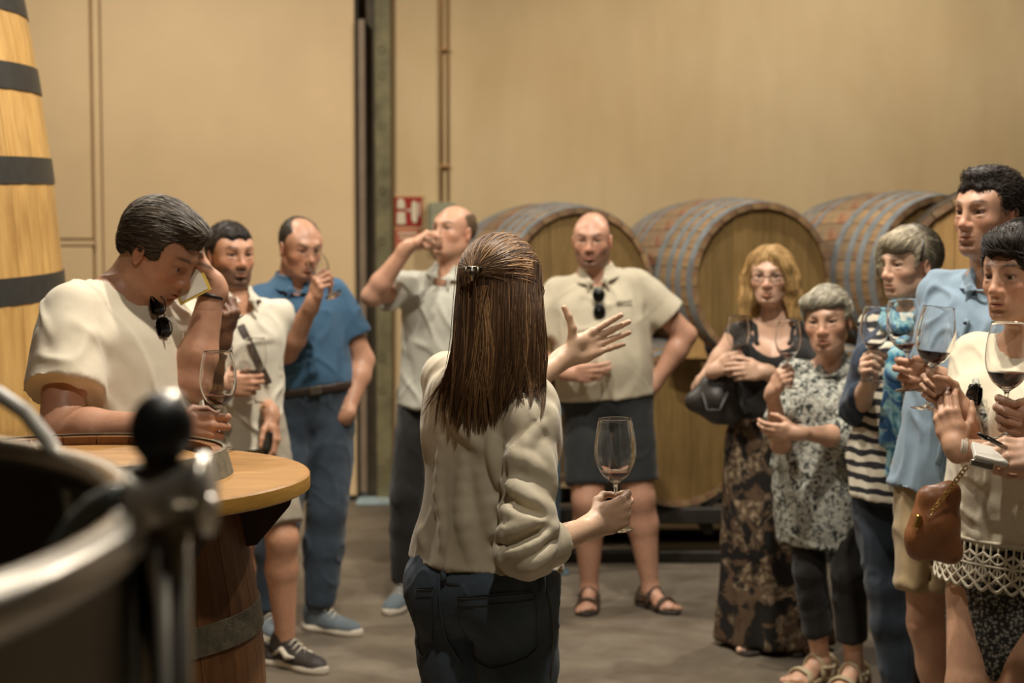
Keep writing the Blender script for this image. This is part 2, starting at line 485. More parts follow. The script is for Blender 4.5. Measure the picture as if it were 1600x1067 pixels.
CURL = {'open': [(8,8,6),(6,8,6),(8,10,6),(12,10,8)], 'relaxed': [(20,28,18),(26,32,20),(32,34,20),(36,36,20)],
        'grip': [(42,68,38),(54,72,42),(62,76,42),(68,76,42)], 'fist': [(70,88,50),(74,90,52),(76,92,52),(78,92,52)],
        'pinch': [(38,42,30),(44,52,36),(56,66,40),(64,72,42)], 'flat': [(6,6,4),(4,6,4),(4,6,4),(8,8,4)]}
class Person:
    def __init__(s, label, H, yaw, pel, neck, head, hyaw=None, hpitch=0, hroll=0, sex='m', build=1., belly=0., bust=0., skin=(150,104,74),
                 hs=None, hair=(60,48,36), brow=None, beard=None, stubble=0., h=.009, hh=.003, sh=None, shw=None, lips=None, glow=0):
        s.H = H; s.yaw = yaw; s.sex = sex; s.build = build; s.skin = np.array(srgb(*skin)); s.hairc = np.array(srgb(*hair))
        s.brow = s.hairc*.8 if brow is None else np.array(srgb(*brow)); s.beard = beard; s.stubble = stubble; s.h = h; s.hh = hh
        s.lips = lips
        s.pel = np.array(pel, float); s.neck = np.array(neck, float); s.head = np.array(head, float)
        s.root = empty('person', (s.pel[0], s.pel[1], 0), label, 'person')
        f = ydir(yaw); u = nrm(s.neck-s.pel); f = nrm(f-u*(f@u)); l = np.cross(u, f)
        # l points to the person's left
        s.R = np.stack([l, f, u]); s.f = f; s.l = l; s.u = u
        s.T = np.linalg.norm(s.neck-s.pel); s.zs = s.T/(.315*H)
        st = np.array(TORSO[sex], float)*H; st[:, 0] *= s.zs; st[:, 1:4] *= build
        zf = st[:, 0]/(H*s.zs)
        st[:, 2] += belly*np.exp(-((zf-.085)/.075)**2); st[:, 1] += belly*.45*np.exp(-((zf-.075)/.07)**2)
        s.st = st
        shw_ = (.097 if sex == 'm' else .089)*H if shw is None else shw
        s.sh = {}
        for sd, sg in (('L', 1), ('R', -1)):
            s.sh[sd] = s.pel+s.R.T@vec(sg*shw_, -.004*H, (.276*H)*s.zs)
            if sh and sd in sh: s.sh[sd] = np.array(sh[sd], float)
        s.hs = hs if hs else (1.02 if sex == 'm' else .97)
        hy = radians(yaw if hyaw is None else hyaw)
        hf = vec(sin(hy), -cos(hy), 0); hl = vec(cos(hy), sin(hy), 0); hu = vec(0, 0, 1)
        p = radians(hpitch); hf, hu = hf*cos(p)-hu*sin(p), hu*cos(p)+hf*sin(p)      # + = looks down
        r = radians(hroll); hl, hu = hl*cos(r)+hu*sin(r), hu*cos(r)-hl*sin(r)
        s.HR = np.stack([hl, hf, hu])
        s.B = Field(); s.fine = []; s.J = {'neck': s.neck, 'pel': s.pel, 'head': s.head}
        s.arms = {}; s.legs = {}; s.bust = bust
        s._torso(); s._head()
    # ---- local helpers
    def tp(s, x, y, z): return s.pel+s.R.T@vec(x, y, z)
    def hp(s, x, y, z): return s.head+s.HR.T@(vec(x, y, z)*s.hs)
    def hell(s, c, r, k=.02, op='u', rot=None):
        R = s.HR if rot is None else rot@s.HR
        return ell(s.hp(*c), np.array(r)*s.hs, R, k*s.hs, op)
    def hcone(s, a, b, ra, rb, k=.02, op='u'): return cone(s.hp(*a), s.hp(*b), ra*s.hs, rb*s.hs, k*s.hs, op)
    def hloc(s, V): return ((V-s.head)@s.HR.T)/s.hs
    def _torso(s):
        H = s.H; b = s.build
        s.B.add(loft(s.pel, s.R, s.st, .03, grow=-.006))
        if s.bust:
            for sg in (1, -1): s.B.add(ell(s.tp(sg*.045*H, .045*H, .205*H*s.zs), (.038*H, .034*H+s.bust*.3, .038*H), s.R, .04))
        nr = (.036 if s.sex == 'm' else .029)*H*(.5+.5*b)
        s.nr = nr
        s.B.add(cone(s.neck-s.u*.02*H, s.hp(0, -.022, -.055), nr*1.12, nr*.95, .035))
        for sd in 'LR': s.B.add(cone(s.neck-s.u*.012*H, s.sh[sd]+s.u*.002*H, .029*H, .024*H*b, .03))
    def _head(s):
        m = s.sex == 'm'; E = s.hell; C = s.hcone; B = s.B
        B.add(E((0,-.016,.028), (.074,.096,.084), .02), E((0,.024,-.03), (.060,.066,.082), .04),
              E((0,.032,-.070), (.050 if m else .045,.050,.036), .03), C((-.012,.070,-.098), (.012,.070,-.098), .015 if m else .012, .015 if m else .012, .025))
        for g in (1, -1):
            B.add(C((g*.050,-.002,-.060), (g*.026,.055,-.094), .017 if m else .013, .013, .03))
            B.add(E((g*.043,.052,-.026), (.020,.020,.016), .03))
            B.add(E((g*.052,.03,.03), (.014,.03,.03), .03))
        B.add(C((-.028,.079,.024), (.028,.079,.024), .0115 if m else .009, .0115 if m else .009, .022))
        for g in (1, -1): B.add(E((g*.032,.099,.001), (.019,.020,.013), .014, 's'))
        B.add(C((0,.082,.016), (0,.101,-.026), .0075, .0095, .014), E((0,.104,-.034), (.012,.012,.0105), .01))
        for g in (1, -1):
            B.add(E((g*.0125,.093,-.038), (.0085,.012,.0085), .008))
            B.add(E((g*.0062,.1035,-.0455), (.0035,.005,.003), .003, 's'))
        # eyelids round the eyeball
        for g in (1, -1):
            c = (g*.032, .0705, .001)
            B.add(E((c[0], c[1]+.0015, c[2]+.0075), (.0165,.0145,.0075), .006), E((c[0], c[1]+.001, c[2]-.0105), (.0155,.0135,.006), .006))
        # muzzle, lips
        B.add(E((0,.066,-.066), (.030,.026,.026), .02))
        B.add(C((-.020,.0855,-.0655), (-.004,.0945,-.0625), .0035, .0058, .006), C((.020,.0855,-.0655), (.004,.0945,-.0625), .0035, .0058, .006),
              C((-.017,.0860,-.0715), (0,.0935,-.0735), .0040, .0066, .006), C((.017,.0860,-.0715), (0,.0935,-.0735), .0040, .0066, .006),
              E((0,.098,-.068), (.024,.010,.0014), .004, 's'))
        B.add(E((0,.088,-.086), (.018,.008,.005), .012, 's'))
        for g in (1, -1):
            rot = Rz(g*radians(22))@Rx(radians(-8))
            B.add(E((g*.078,-.012,-.012), (.0075,.019,.031), .006, 'u', rot), E((g*.087,-.006,-.010), (.007,.011,.019), .005, 's', rot))
        ext = .15*s.hs
        s.fine.append((s.head-vec(ext, ext, ext), s.head+vec(ext, ext, ext*.95), s.hh))
    # ---- limbs
    def ik(s, a, t, hint, La, Lb):
        d = t-a; L = np.linalg.norm(d); n = d/L
        if L > (La+Lb)*.995: k = L/((La+Lb)*.995); La *= k; Lb *= k
        x = (La*La-Lb*Lb+L*L)/(2*L); r = sqrt(max(La*La-x*x, 0))
        hv = np.asarray(hint, float)-(a+n*x); hv = hv-n*(hv@n)
        return a+n*x+nrm(hv)*r
    def arm(s, sd, wrist, hint, pose='relaxed', d=None, n=None, thumb=None, hfine=.0034, hsc=1., curl=None, thick=1., elbow=None):
        H = s.H; b = s.build*thick; f = 1. if s.sex == 'm' else .86
        a = s.sh[sd]; wrist = np.array(wrist, float)
        e = s.ik(a, wrist, hint, .172*H, .150*H) if elbow is None else np.array(elbow, float)
        s.arms[sd] = (a, e, wrist); s.J['elbow'+sd] = e; s.J['wrist'+sd] = wrist; s.J['sh'+sd] = a
        r = np.array([.0295, .0275, .0230, .0250, .0165])*H*f*b; r[4] = .0162*H*f
        s.ar = getattr(s, 'ar', {}); s.ar[sd] = r
        m = e+(wrist-e)*.28
        s.B.add(cone(a, a+(e-a)*.45, r[0], r[1], .03), cone(a+(e-a)*.45, e, r[1], r[2], .02), cone(e, m, r[2], r[3], .02), cone(m, wrist, r[3], r[4], .02))
        fd = nrm(wrist-e)
        if n is None and d is not None: n = np.cross((0,0,1.), d) if sd == 'R' else np.cross(d, (0,0,1.))
        s.hand(sd, wrist, fd if d is None else nrm(d), n if n is not None else -s.u, pose, thumb, hfine, hsc*(1. if s.sex == 'm' else .93), curl, r[4])
        return s
    def hand(s, sd, w, d, n, pose, thumb, hfine, k, curl, wr):
        k = k*s.H/1.75
        n = nrm(np.asarray(n, float)-d*(d@np.asarray(n, float))); t = np.cross(d, n) if sd == 'R' else np.cross(n, d)
        P = lambda x, y, z: w+(d*x+t*y+n*z)*k          # along, towards the thumb, palm side
        B = s.B; lo = [w]; 
        kn = [(.094,.030,0),(.098,.0095,-.003),(.093,-.0105,-.002),(.084,-.0285,.002)]
        fl = [(.044,.026,.021),(.048,.030,.022),(.044,.028,.021),(.034,.021,.019)]
        fr = [.0098,.0100,.0096,.0086]
        for i, (x, y, z) in enumerate(kn):
            B.add(cone(P(.004, y*.42, 0), P(x*.55, y*.85, .002), .0150*k, .0145*k, .012), cone(P(x*.55, y*.85, .002), P(x, y, z), .0140*k, .0112*k, .010))
        B.add(ell(P(.040,.022,.010), (.030*k,.017*k,.015*k), np.stack([d, t, n]), .012), ell(P(.045,-.024,.008), (.032*k,.011*k,.012*k), np.stack([d, t, n]), .012))
        B.add(cone(w-d*.02, P(.012,0,0), wr, wr*.92, .02))
        cu = CURL[pose] if curl is None else curl
        spread = {'open': 4, 'flat': 4}.get(pose, 2)
        for i in range(4):
            a = 0.; p = P(*kn[i]); spd = radians((1.3-i)*spread)
            fd = nrm(d*cos(spd)+t*sin(spd))
            for j in range(3):
                a += radians(cu[i][j]); q = p+(fd*cos(a)+n*sin(a))*fl[i][j]*k
                ra = fr[i]*(1-.085*j)*k; rb = fr[i]*(1-.085*(j+1))*k
                B.add(cone(p, q, ra, rb, .0035 if j else .006)); p = q; lo.append(p)
        tb = {'open': (.55,.80,.15, .35,.9,.1, .2,.95,.05), 'flat': (.75,.62,.1, .9,.4,.1, .95,.25,.1), 'relaxed': (.70,.55,.42, .88,.30,.35, .93,.1,.35),
              'grip': (.55,.45,.68, .75,.05,.66, .85,-.35,.40), 'fist': (.60,.35,.70, .70,-.35,.62, .45,-.85,.25), 'pinch': (.62,.38,.66, .80,.05,.58, .9,-.05,.40)}[pose] if thumb is None else thumb
        p = P(.022,.024,.008)
        for j, (L, ra, rb) in enumerate(((.045,.0135,.0112),(.034,.0108,.0095),(.027,.0095,.0080))):
            v = tb[3*j:3*j+3]; q = p+nrm(d*v[0]+t*v[1]+n*v[2])*L*k; B.add(cone(p, q, ra*k, rb*k, .006)); p = q; lo.append(p)
        lo = np.array(lo+[P(.1,.035,0), P(.1,-.035,0), P(0,.03,0), P(0,-.03,0)])
        s.fine.append((lo.min(0)-.022, lo.max(0)+.022, hfine))
        s.grip = getattr(s, 'grip', {}); s.grip[sd] = (P(.098,.0,.032), t, P, k)
    def leg(s, sd, ankle, hint=None, thick=1.):
        H = s.H; b = s.build*thick; s.lb = b; sg = 1 if sd == 'L' else -1
        a = s.pel+s.l*sg*.050*H-s.u*.012*H; ankle = np.array(ankle, float)
        if hint is None: hint = (a+ankle)/2+s.f*.5
        L = np.linalg.norm(ankle-a)
        kn = s.ik(a, ankle, hint, max(.236*H, L*.504), max(.232*H, L*.500))
        s.legs[sd] = (a, kn, ankle); s.J['knee'+sd] = kn; s.J['ankle'+sd] = ankle
        m = kn+(ankle-kn)*.30; back = -s.f
        s.B.add(cone(a, a+(kn-a)*.4, .048*H*b, .046*H*b, .006), cone(a+(kn-a)*.4, kn, .046*H*b, .034*H*b, .012),
                cone(kn, m+back*.008*H, .033*H*b, .034*H*b, .02), cone(m+back*.008*H, ankle, .034*H*b, .0205*H, .02), cone(kn+s.f*.006, kn+(ankle-kn)*.06+s.f*.006, .029*H*b, .027*H*b, .02))
        return s
    def foot(s, sd, fdir, bare=True):
        """skin foot under an ankle, toes along fdir"""
        an = s.legs[sd][2]; d = nrm(vec(fdir[0], fdir[1], 0)); g = vec(an[0], an[1], 0); H = s.H; lat = np.cross((0,0,1.), d)
        s.B.add(cone(an, g+vec(0,0,.040)-d*.02, .021*H, .031, .02), cone(g+d*.02+vec(0,0,.055), g+d*.115+vec(0,0,.030), .032, .022, .03),
                ell(g+d*.10+vec(0,0,.026), (.062,.040,.020), np.stack([d, lat, vec(0,0,1)]), .02))
        for i in range(5):
            y = (-.032+.016*i)*(1 if sd == 'R' else -1); x = .168-.011*i
            s.B.add(cone(g+d*.12+lat*y+vec(0,0,.024), g+d*x+lat*y*1.08+vec(0,0,.020), .011, .0105 if i else .013, .004))
        s.fine.append((g+vec(-.2,-.2,.0), g+vec(.2,.2,.09), .005))
    # ---- mesh of the body
    def colours(s, V):
        c = np.tile(s.skin, (len(V), 1)); L = s.hloc(V); x, y, z = L[:,0], L[:,1], L[:,2]
        hd = (np.abs(x) < .11) & (np.abs(y) < .14) & (z > -.14) & (z < .14)
        G = lambda cx, cy, cz, sx, sy, sz: np.exp(-(((np.abs(x)-cx)/sx)**2+((y-cy)/sy)**2+((z-cz)/sz)**2))
        def mixc(m, col, amt=1.):
            nonlocal c
            m = np.clip(m*amt, 0, 1)[:, None]*hd[:, None]; c = c*(1-m)+np.array(col)*m
        red = s.skin*np.array([1.12,.80,.72])
        mixc(G(.042,.06,-.032,.026,.04,.026), red, .55); mixc(G(0,.105,-.034,.018,.03,.018), red, .55); mixc(G(.083,-.012,-.01,.02,.03,.035), red, .5)
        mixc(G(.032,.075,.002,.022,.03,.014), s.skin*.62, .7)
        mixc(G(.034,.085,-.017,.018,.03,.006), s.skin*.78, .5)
        ly = np.where(z > -.068, .0045, .006)
        lipc = np.array(srgb(*s.lips)) if s.lips else s.skin*np.array([.86,.55,.52])
        mixc(np.exp(-((x/.021)**4+((z+.068)/ly/1.35)**4))*(y > .075), lipc, .85)
        mixc(np.exp(-((x/.021)**4+((z+.068)/.0016)**2))*(y > .075), s.skin*.35, .55)
        if s.stubble or s.beard:
            jaw = np.clip((-.030-z)/.02, 0, 1)*np.clip((y+.02-.35*np.maximum(-z-.06, 0))/.02, 0, 1)*np.clip((z+.125)/.015, 0, 1)
            mous = np.exp(-((x/.034)**4+((z+.053)/.008)**4))*(y > .06)
            up = np.clip((-.050-z-.35*(np.abs(x)-.045).clip(-.05,.0)*-1)/.014, 0, 1)
            m = np.maximum(jaw*np.clip((-.048-z+.6*(np.abs(x)-.03).clip(0))/.012, 0, 1), mous)
            lipm = np.exp(-((x/.022)**4+((z+.068)/.0085)**4))*(y > .07)
            m = m*(1-.9*lipm)
            if s.stubble: mixc(m, s.skin*np.array([.62,.62,.64]), s.stubble)
            if s.beard: mixc(m*(.75+.25*vnoise(V*400)), np.array(srgb(*s.beard)), .9)
        arch = .024+.006*np.clip(1-((np.abs(x)-.036)/.02)**2, 0, 1)
        mixc(np.exp(-(((np.abs(x)-.034)/.020)**4+((z-arch)/.0045)**2))*(y > .05), s.brow, .85)
        mixc(np.exp(-(((np.abs(x)-.032)/.0165)**4+((z-.0055)/.0025)**2))*(y > .06), s.skin*.16, .75)
        if getattr(s, 'scalp', None): c = s.scalp(c, x, y, z, hd)
        hm = vnoise(V*18)[:, None]*.06+1
        return np.clip(c*hm, 0, 1)
    def finish(s, name='body'):
        V, Q = multi_mesh(s.B, s.h, s.fine)
        N = None
        s.body = mesh_obj(name, V, Q, mat_attr('skin', .46, .14, 55, .06, .12, 350, .45), s.root, col=s.colours(V))
        for g in (1, -1): s.eye(g)
        return s
    def eye(s, g):
        c = s.hp(g*.032, .0712, .0005); r = .0122*s.hs; V = []; F = []; fm = []; n = 14; m = 9
        gz = nrm(s.HR[1]+getattr(s, 'gaze', np.zeros(3))); Bm = basis(gz)
        for i in range(m+1):
            th = pi*.62*i/m
            for k in range(n):
                a = 2*pi*k/n; V.append(c+r*(Bm@vec(sin(th)*cos(a), sin(th)*sin(a), cos(th))))
        for i in range(m):
            for k in range(n):
                F.append((i*n+k, (i+1)*n+k, (i+1)*n+(k+1)%n, i*n+(k+1)%n)); fm.append(0 if i < 1 else (1 if i < 3 else 2))
        mesh_obj('eye', V, F, None, s.root, mats=[mat_plain('pupil', (.01,.01,.01), .1), mat_plain('iris', srgb(70,60,46), .1), mat_plain('eye_white', srgb(190,175,155), .2)], fmat=fm)
    # ---- clothes
    def torso_prim(s, ease, z0=-.08, z1=.33, drape=None, k=.03, mod=None, top=None):
        st = s.st.copy(); z = st[:,0]/(s.H*s.zs)
        st[:, 1:4] += ease
        if s.bust: st[:, 2] += s.bust*np.exp(-((z-.2)/.045)**2)
        if drape is not None:            # below the chest the cloth hangs and does not follow the waist
            for c, dr in ((1, drape[0]), (2, drape[1]), (3, drape[2])):
                ref = st[z > .18, c].max()*dr
                st[:, c] = np.where(z < .20, np.maximum(st[:, c], ref), st[:, c])
        if mod is not None: st = mod(st, z)
        zs = np.linspace(z0, z1, 16)*s.H*s.zs
        zz, T = smooth_tab(st[:,0], st[:,1:], 200)
        lowz = zs < zz[0]
        rows = np.stack([np.interp(zs, zz, T[:, c]) for c in range(5)], 1)
        return loft(s.pel, s.R, np.hstack([zs[:, None], rows]), k)
    def bust_prims(s, ease):
        H = s.H
        return [ell(s.tp(g*.045*H, .045*H, .205*H*s.zs), (.040*H+ease*.6, .034*H+s.bust*.3+ease, .040*H+ease*.6), s.R, .05) for g in (1, -1)] if s.bust else []
    def sleeve(s, sd, t, ease, flare=.0, k=.03, fore=None, fease=None):
        """sleeve down the upper arm to fraction t; or past the elbow to fraction fore of the forearm"""
        a, e, w_ = s.arms[sd]; r = s.ar[sd]
        ps = []
        if fore is None:
            end = a+(e-a)*t
            ps += [cone(a, a+(end-a)*.35, r[0]+ease*.55, r[0]+ease*.85, .02), cone(a+(end-a)*.35, end, r[0]+ease*.85, r[1]+ease+flare, k)]
            n = nrm(e-a); ps.append(('cut', end-n*.0, n))
        else:
            fe = ease if fease is None else fease
            m = e+(w_-e)*fore
            ps += [cone(a, e, r[0]+ease*.6, r[2]+ease+.006, .02), cone(e, m, r[2]+ease+.006, r[3]*(1-fore)+r[4]*fore+fe, .02)]
            ps.append(('cut', m, nrm(w_-e)))
        return ps
    def sleeves(s, Fd, specs):
        """adds sleeves to a field, each with a clean end"""
        for sd, kw in specs.items():
            ps = s.sleeve(sd, **kw); _, c, n = ps[-1]
            if kw.get('fore') is not None: Fd.add(ps[0]); ps = ps[1:]
            Fd.add(cut_group(ps[:-1], c, n, .03))
        return Fd
    def garment(s, name, Fd, mat, h=None, parent=None, col=None, **kw):
        V, Q = cloth_mesh(Fd, h or .0085, **kw)
        if len(Q): return mesh_obj(name, V, Q, mat, parent or s.root, col=None if col is None else col(V))
    def neckhole(s, Fd, depth=.03, wd=None, front=.03, vneck=0., k=.006):
        H = s.H; wd = wd or s.nr*1.25
        top = s.neck+s.u*.01*H
        Fd.add(cone(top-s.u*.02+s.f*.005, top+s.u*.2, wd, wd*1.3, k, 's'))
        if vneck: Fd.add(cone(top+s.f*.06+s.u*.02, s.neck+s.f*.10*H-s.u*vneck, wd*.8, .012, k, 's'))
        elif depth: Fd.add(ell(top+s.f*front*1.6-s.u*(depth*.4), (wd*1.05, .05, depth), s.R, k, 's'))
    def pants(s, Fd, ease=.008, to=1., hem=None, waist=.04, k=.014, leg_ease=None, flare=0.):
        le = ease if leg_ease is None else leg_ease; H = s.H; b = s.lb
        Fd.add(s.torso_prim(ease, -.075, waist))
        late = [boxp(s.tp(0, .0, -.085*H)-s.u*.35, (.0045, .3, .35), s.R, .003, .018, 's')]
        for sd in s.legs:
            a, kn, an = s.legs[sd]; m = kn+(an-kn)*.30
            if to <= 1.:           # shorts : fraction of the thigh
                end = a+(kn-a)*to; r1 = .047*H*b*(1-to*.6)+.034*H*b*to*.6
                Fd.add(cone(a, a+(kn-a)*.4, .052*H*b+le, .048*H*b+le, k), cone(a+(kn-a)*.4, end, .048*H*b+le, r1+le+flare, k), endcut(end, nrm(kn-a), .12))
            else:
                t = to-1; end = kn+(an-kn)*t
                Fd.add(cone(a, a+(kn-a)*.4, .052*H*b+le, .048*H*b+le, k), cone(a+(kn-a)*.4, kn, .048*H*b+le, .036*H*b+le, k),
                       cone(kn, kn+(end-kn)*.35-s.f*.006*H, .036*H*b+le, .036*H*b+le, .02), cone(kn+(end-kn)*.35-s.f*.006*H, end, .036*H*b+le, .026*H+le+flare, .02), endcut(end, nrm(an-kn), .11))
        if to <= 1.: Fd.add(late)
        return Fd
    def traps(s, ease=.01):
        H = s.H
        return [cone(s.neck-s.u*.016*H, s.sh[sd]+s.u*.002*H, .028*H+ease*.6, .0245*H*s.build+ease*.8, .02) for sd in 'LR']
    def shirt(s, ease=.012, z0=-.03, z1=.325, drape=None, sleeves=None, mod=None, k=.03):
        Fd = Field([s.torso_prim(ease, z0, z1, drape, k, mod)]); Fd.add(s.traps(ease)); Fd.add(s.bust_prims(ease))
        for sd, g in (('L', 1), ('R', -1)): Fd.add(cone(s.sh[sd]-s.u*.004*s.H, s.tp(g*.062*s.H, -.002*s.H, .20*s.H*s.zs), .023*s.H*s.build+ease*.7, .034*s.H*s.build+ease*.5, .03))
        if sleeves: s.sleeves(Fd, sleeves)
        return Fd
    def collar(s, mat, parent, hgt=.044, r0=1.12, r1=1.62, gap=.05, low=-.020, leaf=.03, tilt=.25, h=.004, amp=.001):
        """turned-down collar round the neck, open in front"""
        u = nrm(nrm(s.hp(0,-.022,-.06)-s.neck)*.7+s.u*.3+s.f*tilt*.2); f = nrm(s.f-u*(s.f@u)); R = np.stack([np.cross(u, f), f, u]); c = s.neck+u*.006; n = s.nr
        def st(g): return [(low, n*r1+g, n*r1+g+.004, n*r1+g, 0, .004), (low*.3, n*(r1*.72+r0*.28)+g, n*(r1*.72+r0*.28)+g, n*(r1*.72+r0*.28)+g, 0, .002), (hgt*.55, n*(r0+.06)+g, n*(r0+.1)+g, n*(r0+.04)+g, 0, 0), (hgt, n*r0+g, n*(r0+.05)+g, n*r0+g, 0, 0)]
        Fd = Field([loft(c, R, st(0), 0)])
        for sg in (1, -1):
            p = c+f*(n*r1*.98)+R[0]*sg*n*.50+u*low
            Fd.add(cone(p+u*.010-f*.006, p-u*leaf+R[0]*sg*.012+f*.004, .011, .005, .012))
        Fd.add(loft(c, R, [(q[0]+(-.03 if i == 0 else (.02 if i == 3 else 0)), *q[1:]) for i, q in enumerate(st(-.0095))], 0, 's'))
        Fd.add(cone(c+f*(n*1.5)-u*.055, c+f*n*1.1+u*(hgt+.03), .003, gap, .006, 's'))
        V, Q = Fd.mesh(h); V = relax(V, Q, 2, .5)
        return mesh_obj('collar', V, Q, mat, parent)
    def shoe(s, sd, fdir, mat, solemat, L=.285, wd=.047, style='sneaker', h=.006, matb=None):
        an = s.legs[sd][2]; d = nrm(vec(fdir[0], fdir[1], 0)); g = vec(an[0], an[1], 0); lat = np.cross((0,0,1.), d); R3 = np.stack([d, lat, vec(0,0,1)])
        P = lambda x, y, z: g+d*x+lat*y+vec(0,0,z)
        heel = -.075; toe = heel+L
        F_ = Field([loft(P(0,0,0), np.stack([lat, vec(0,0,1), d]), [(heel, .012,.070,.030,0,.032),(heel+.03,.036,.075,.030,0,.032),(heel+.09,.038,.075,.030,0,.032),(heel+.15,wd*.96,.050,.030,0,.030),(heel+.21,wd,.036,.028,0,.028),(toe-.03,wd*.80,.030,.026,0,.026),(toe,.012,.012,.016,0,.024)], .02)])
        if style == 'sneaker':
            F_.add(cone(P(-.025,0,.08), P(-.01,0,.115), .040, .043, .03), cone(P(-.005,0,.10), P(-.015,0,.19), .032, .036, .008, 's'))
        F_.add(plane((0,0,.020), (0,0,-1)))
        o = s.garment('shoe', F_, mat, h=h, amp=.001)
        S_ = Field([loft(P(0,0,.0), np.stack([lat, vec(0,0,1), d]), [(heel-.008,.015,.03,.03,0,.012),(heel+.03,.042,.03,.03,0,.012),(heel+.12,.040,.03,.03,0,.012),(heel+.21,wd+.005,.03,.03,0,.012),(toe-.03,wd*.86,.03,.03,0,.012),(toe+.008,.014,.03,.03,0,.012)], .0), plane((0,0,.0), (0,0,-1)), plane((0,0,.030), (0,0,1))])
        V, Q = S_.mesh(h); mesh_obj('sole', V, Q, solemat, o)
        if style == 'sneaker':      # laces
            for i in range(4):
                x = heel+.125+.018*i; z = .108-.013*i
                MB().tube([P(x,-.028,z-.018), P(x,0,z), P(x,.028,z-.018)], .0035, 6).build('lace', solemat, o, smooth=True)
            if matb is not None:    # side flash
                for sg in (1, -1):
                    m = MB(); pts = [P(heel+.05,sg*.043,.045), P(heel+.10,sg*.046,.075), P(heel+.13,sg*.048,.05), P(heel+.17,sg*.049,.055)]
                    m.tube(pts, [.004,.011,.012,.004], 8); m.build('side_flash', matb, o, smooth=True)
        return o
def cut_group(prims, c, n, k):
    """a union of shapes with a clean flat end, added as one shape"""
    c32 = np.asarray(c, np.float32); n32 = nrm(n).astype(np.float32)
    def f(x, y, z):
        d = prims[0].f(x, y, z)
        for p in prims[1:]: d = smin(d, p.f(x, y, z), p.k)
        return np.maximum(d, (x-c32[0])*n32[0]+(y-c32[1])*n32[1]+(z-c32[2])*n32[2])
    return Prim(f, np.min([p.lo for p in prims], 0), np.max([p.hi for p in prims], 0), 'u', k)
def endcut(c, n, rad):
    """removes what lies beyond the plane (c, n) inside a ball round c"""
    c32 = np.asarray(c, np.float32); n32 = nrm(n).astype(np.float32); r32 = np.float32(rad)
    def f(x, y, z):
        px = x-c32[0]; py = y-c32[1]; pz = z-c32[2]
        d = px*n32[0]+py*n32[1]+pz*n32[2]
        return np.maximum(-d, np.sqrt(px*px+py*py+pz*pz)-r32)
    return Prim(f, np.asarray(c)-rad, np.asarray(c)+rad, 's', .003)

# ---- hair
def strands(name, paths, rad, cols, mat, parent, taper=.35):
    """many thin tapered locks as one mesh. paths (n, m, 3)"""
    n, m, _ = paths.shape; V = np.zeros((n, m, 3, 3), np.float32)
    T = np.gradient(paths, axis=1); T /= np.maximum(np.linalg.norm(T, axis=2), 1e-9)[..., None]
    ref = np.array([.31, .52, .79], np.float32); U = np.cross(T, ref); U /= np.maximum(np.linalg.norm(U, axis=2), 1e-9)[..., None]; Bn = np.cross(T, U)
    prof = np.ones(m); prof = (np.minimum(1, np.linspace(.5, 3.5, m)) * np.minimum(1, np.linspace(2.5, taper, m)))
    r = (np.asarray(rad).reshape(-1, 1)*prof)[..., None]
    for q in range(3):
        a = 2*pi*q/3; V[:, :, q] = paths+r*(cos(a)*U+sin(a)*Bn)
    base = (np.arange(n)*m*3)[:, None, None]; ii = (np.arange(m-1)*3)[None, :, None]; qq = np.arange(3)[None, None, :]; q2 = (qq+1) % 3
    Fq = np.stack([base+ii+qq, base+ii+q2, base+ii+3+q2, base+ii+3+qq], -1).reshape(-1, 4)
    C = np.repeat(np.asarray(cols, np.float32), m*3, axis=0)
    o = mesh_obj(name, V.reshape(-1, 3), Fq, mat, parent, col=C); o['kind'] = 'stuff'
    return o
def flow_strands(P, Fd, V, Q, n, dirf, length, step, rad, name='hair_strands', lift=.002, jitter=.35, colf=None, parent=None, var=.25, seed=1, clump=0.):
    rng = np.random.default_rng(seed)
    p = V[rng.integers(0, len(V), n)].astype(np.float32); m = max(int(length/step), 3)
    L = (rng.uniform(.6, 1.1, n)*step).astype(np.float32)
    lf = rng.uniform(.0, lift, n).astype(np.float32); jit = rng.normal(0, jitter, (n, 3)).astype(np.float32)
    out = [p]; g = Fd.grad(p); p = p-g*(Fd.eval(p)-lf)[:, None]; out = [p]
    for k in range(m-1):
        d = dirf(P.hloc(p)); d = d@P.HR+jit*.6; g = Fd.grad(p); d = d-g*(d*g).sum(1)[:, None]
        d /= np.maximum(np.linalg.norm(d, axis=1), 1e-6)[:, None]
        p = p+d*L[:, None]; ph = Fd.eval(p); p = p-g*np.clip(ph-lf*(1-k/m), -.02, .02)[:, None]; out.append(p)
    paths = np.stack(out, 1)
    c = P.hairc*np.exp(rng.normal(0, var, (n, 1)))
    if colf is not None: c = colf(c, P.hloc(paths[:, 0]), rng)
    return strands(name, paths, rng.uniform(.6, 1.2, n)*rad, np.clip(c, 0, 1), mat_attr('hair', .55, .2, 120, 0, 0, 200, .4), parent or P.root)
def hair_obj(P, Fd, h=.004, amp=.002, freq=(60, 60, 14), colf=None, name='hair', n=700, dirf=None, length=.05, step=.012, rad=.0008, lift=.003, jitter=.22, seed=1, var=.25):
    V, Q = Fd.mesh(h); V = relax(V, Q, 2, .5); N = vnormals(V, Q); L = P.hloc(V)
    V2 = V+N*(amp*vnoise(L*np.array(freq), seed))[:, None]
    c = P.hairc*(.85+.25*vnoise(L*np.array([90, 90, 18.]), seed+3))[:, None]
    if colf is not None: c = colf(c, L, np.random.default_rng(seed))
    o = mesh_obj(name, V2, Q, mat_attr('hair', .55, .2, 120, 0, 0, 200, .4), P.root, col=np.clip(c, 0, 1))
    if n: flow_strands(P, Fd, V2, Q, n, dirf, length, step, rad, parent=o, lift=lift, jitter=jitter, colf=colf, seed=seed, var=var, name='hair_strands')
    return o
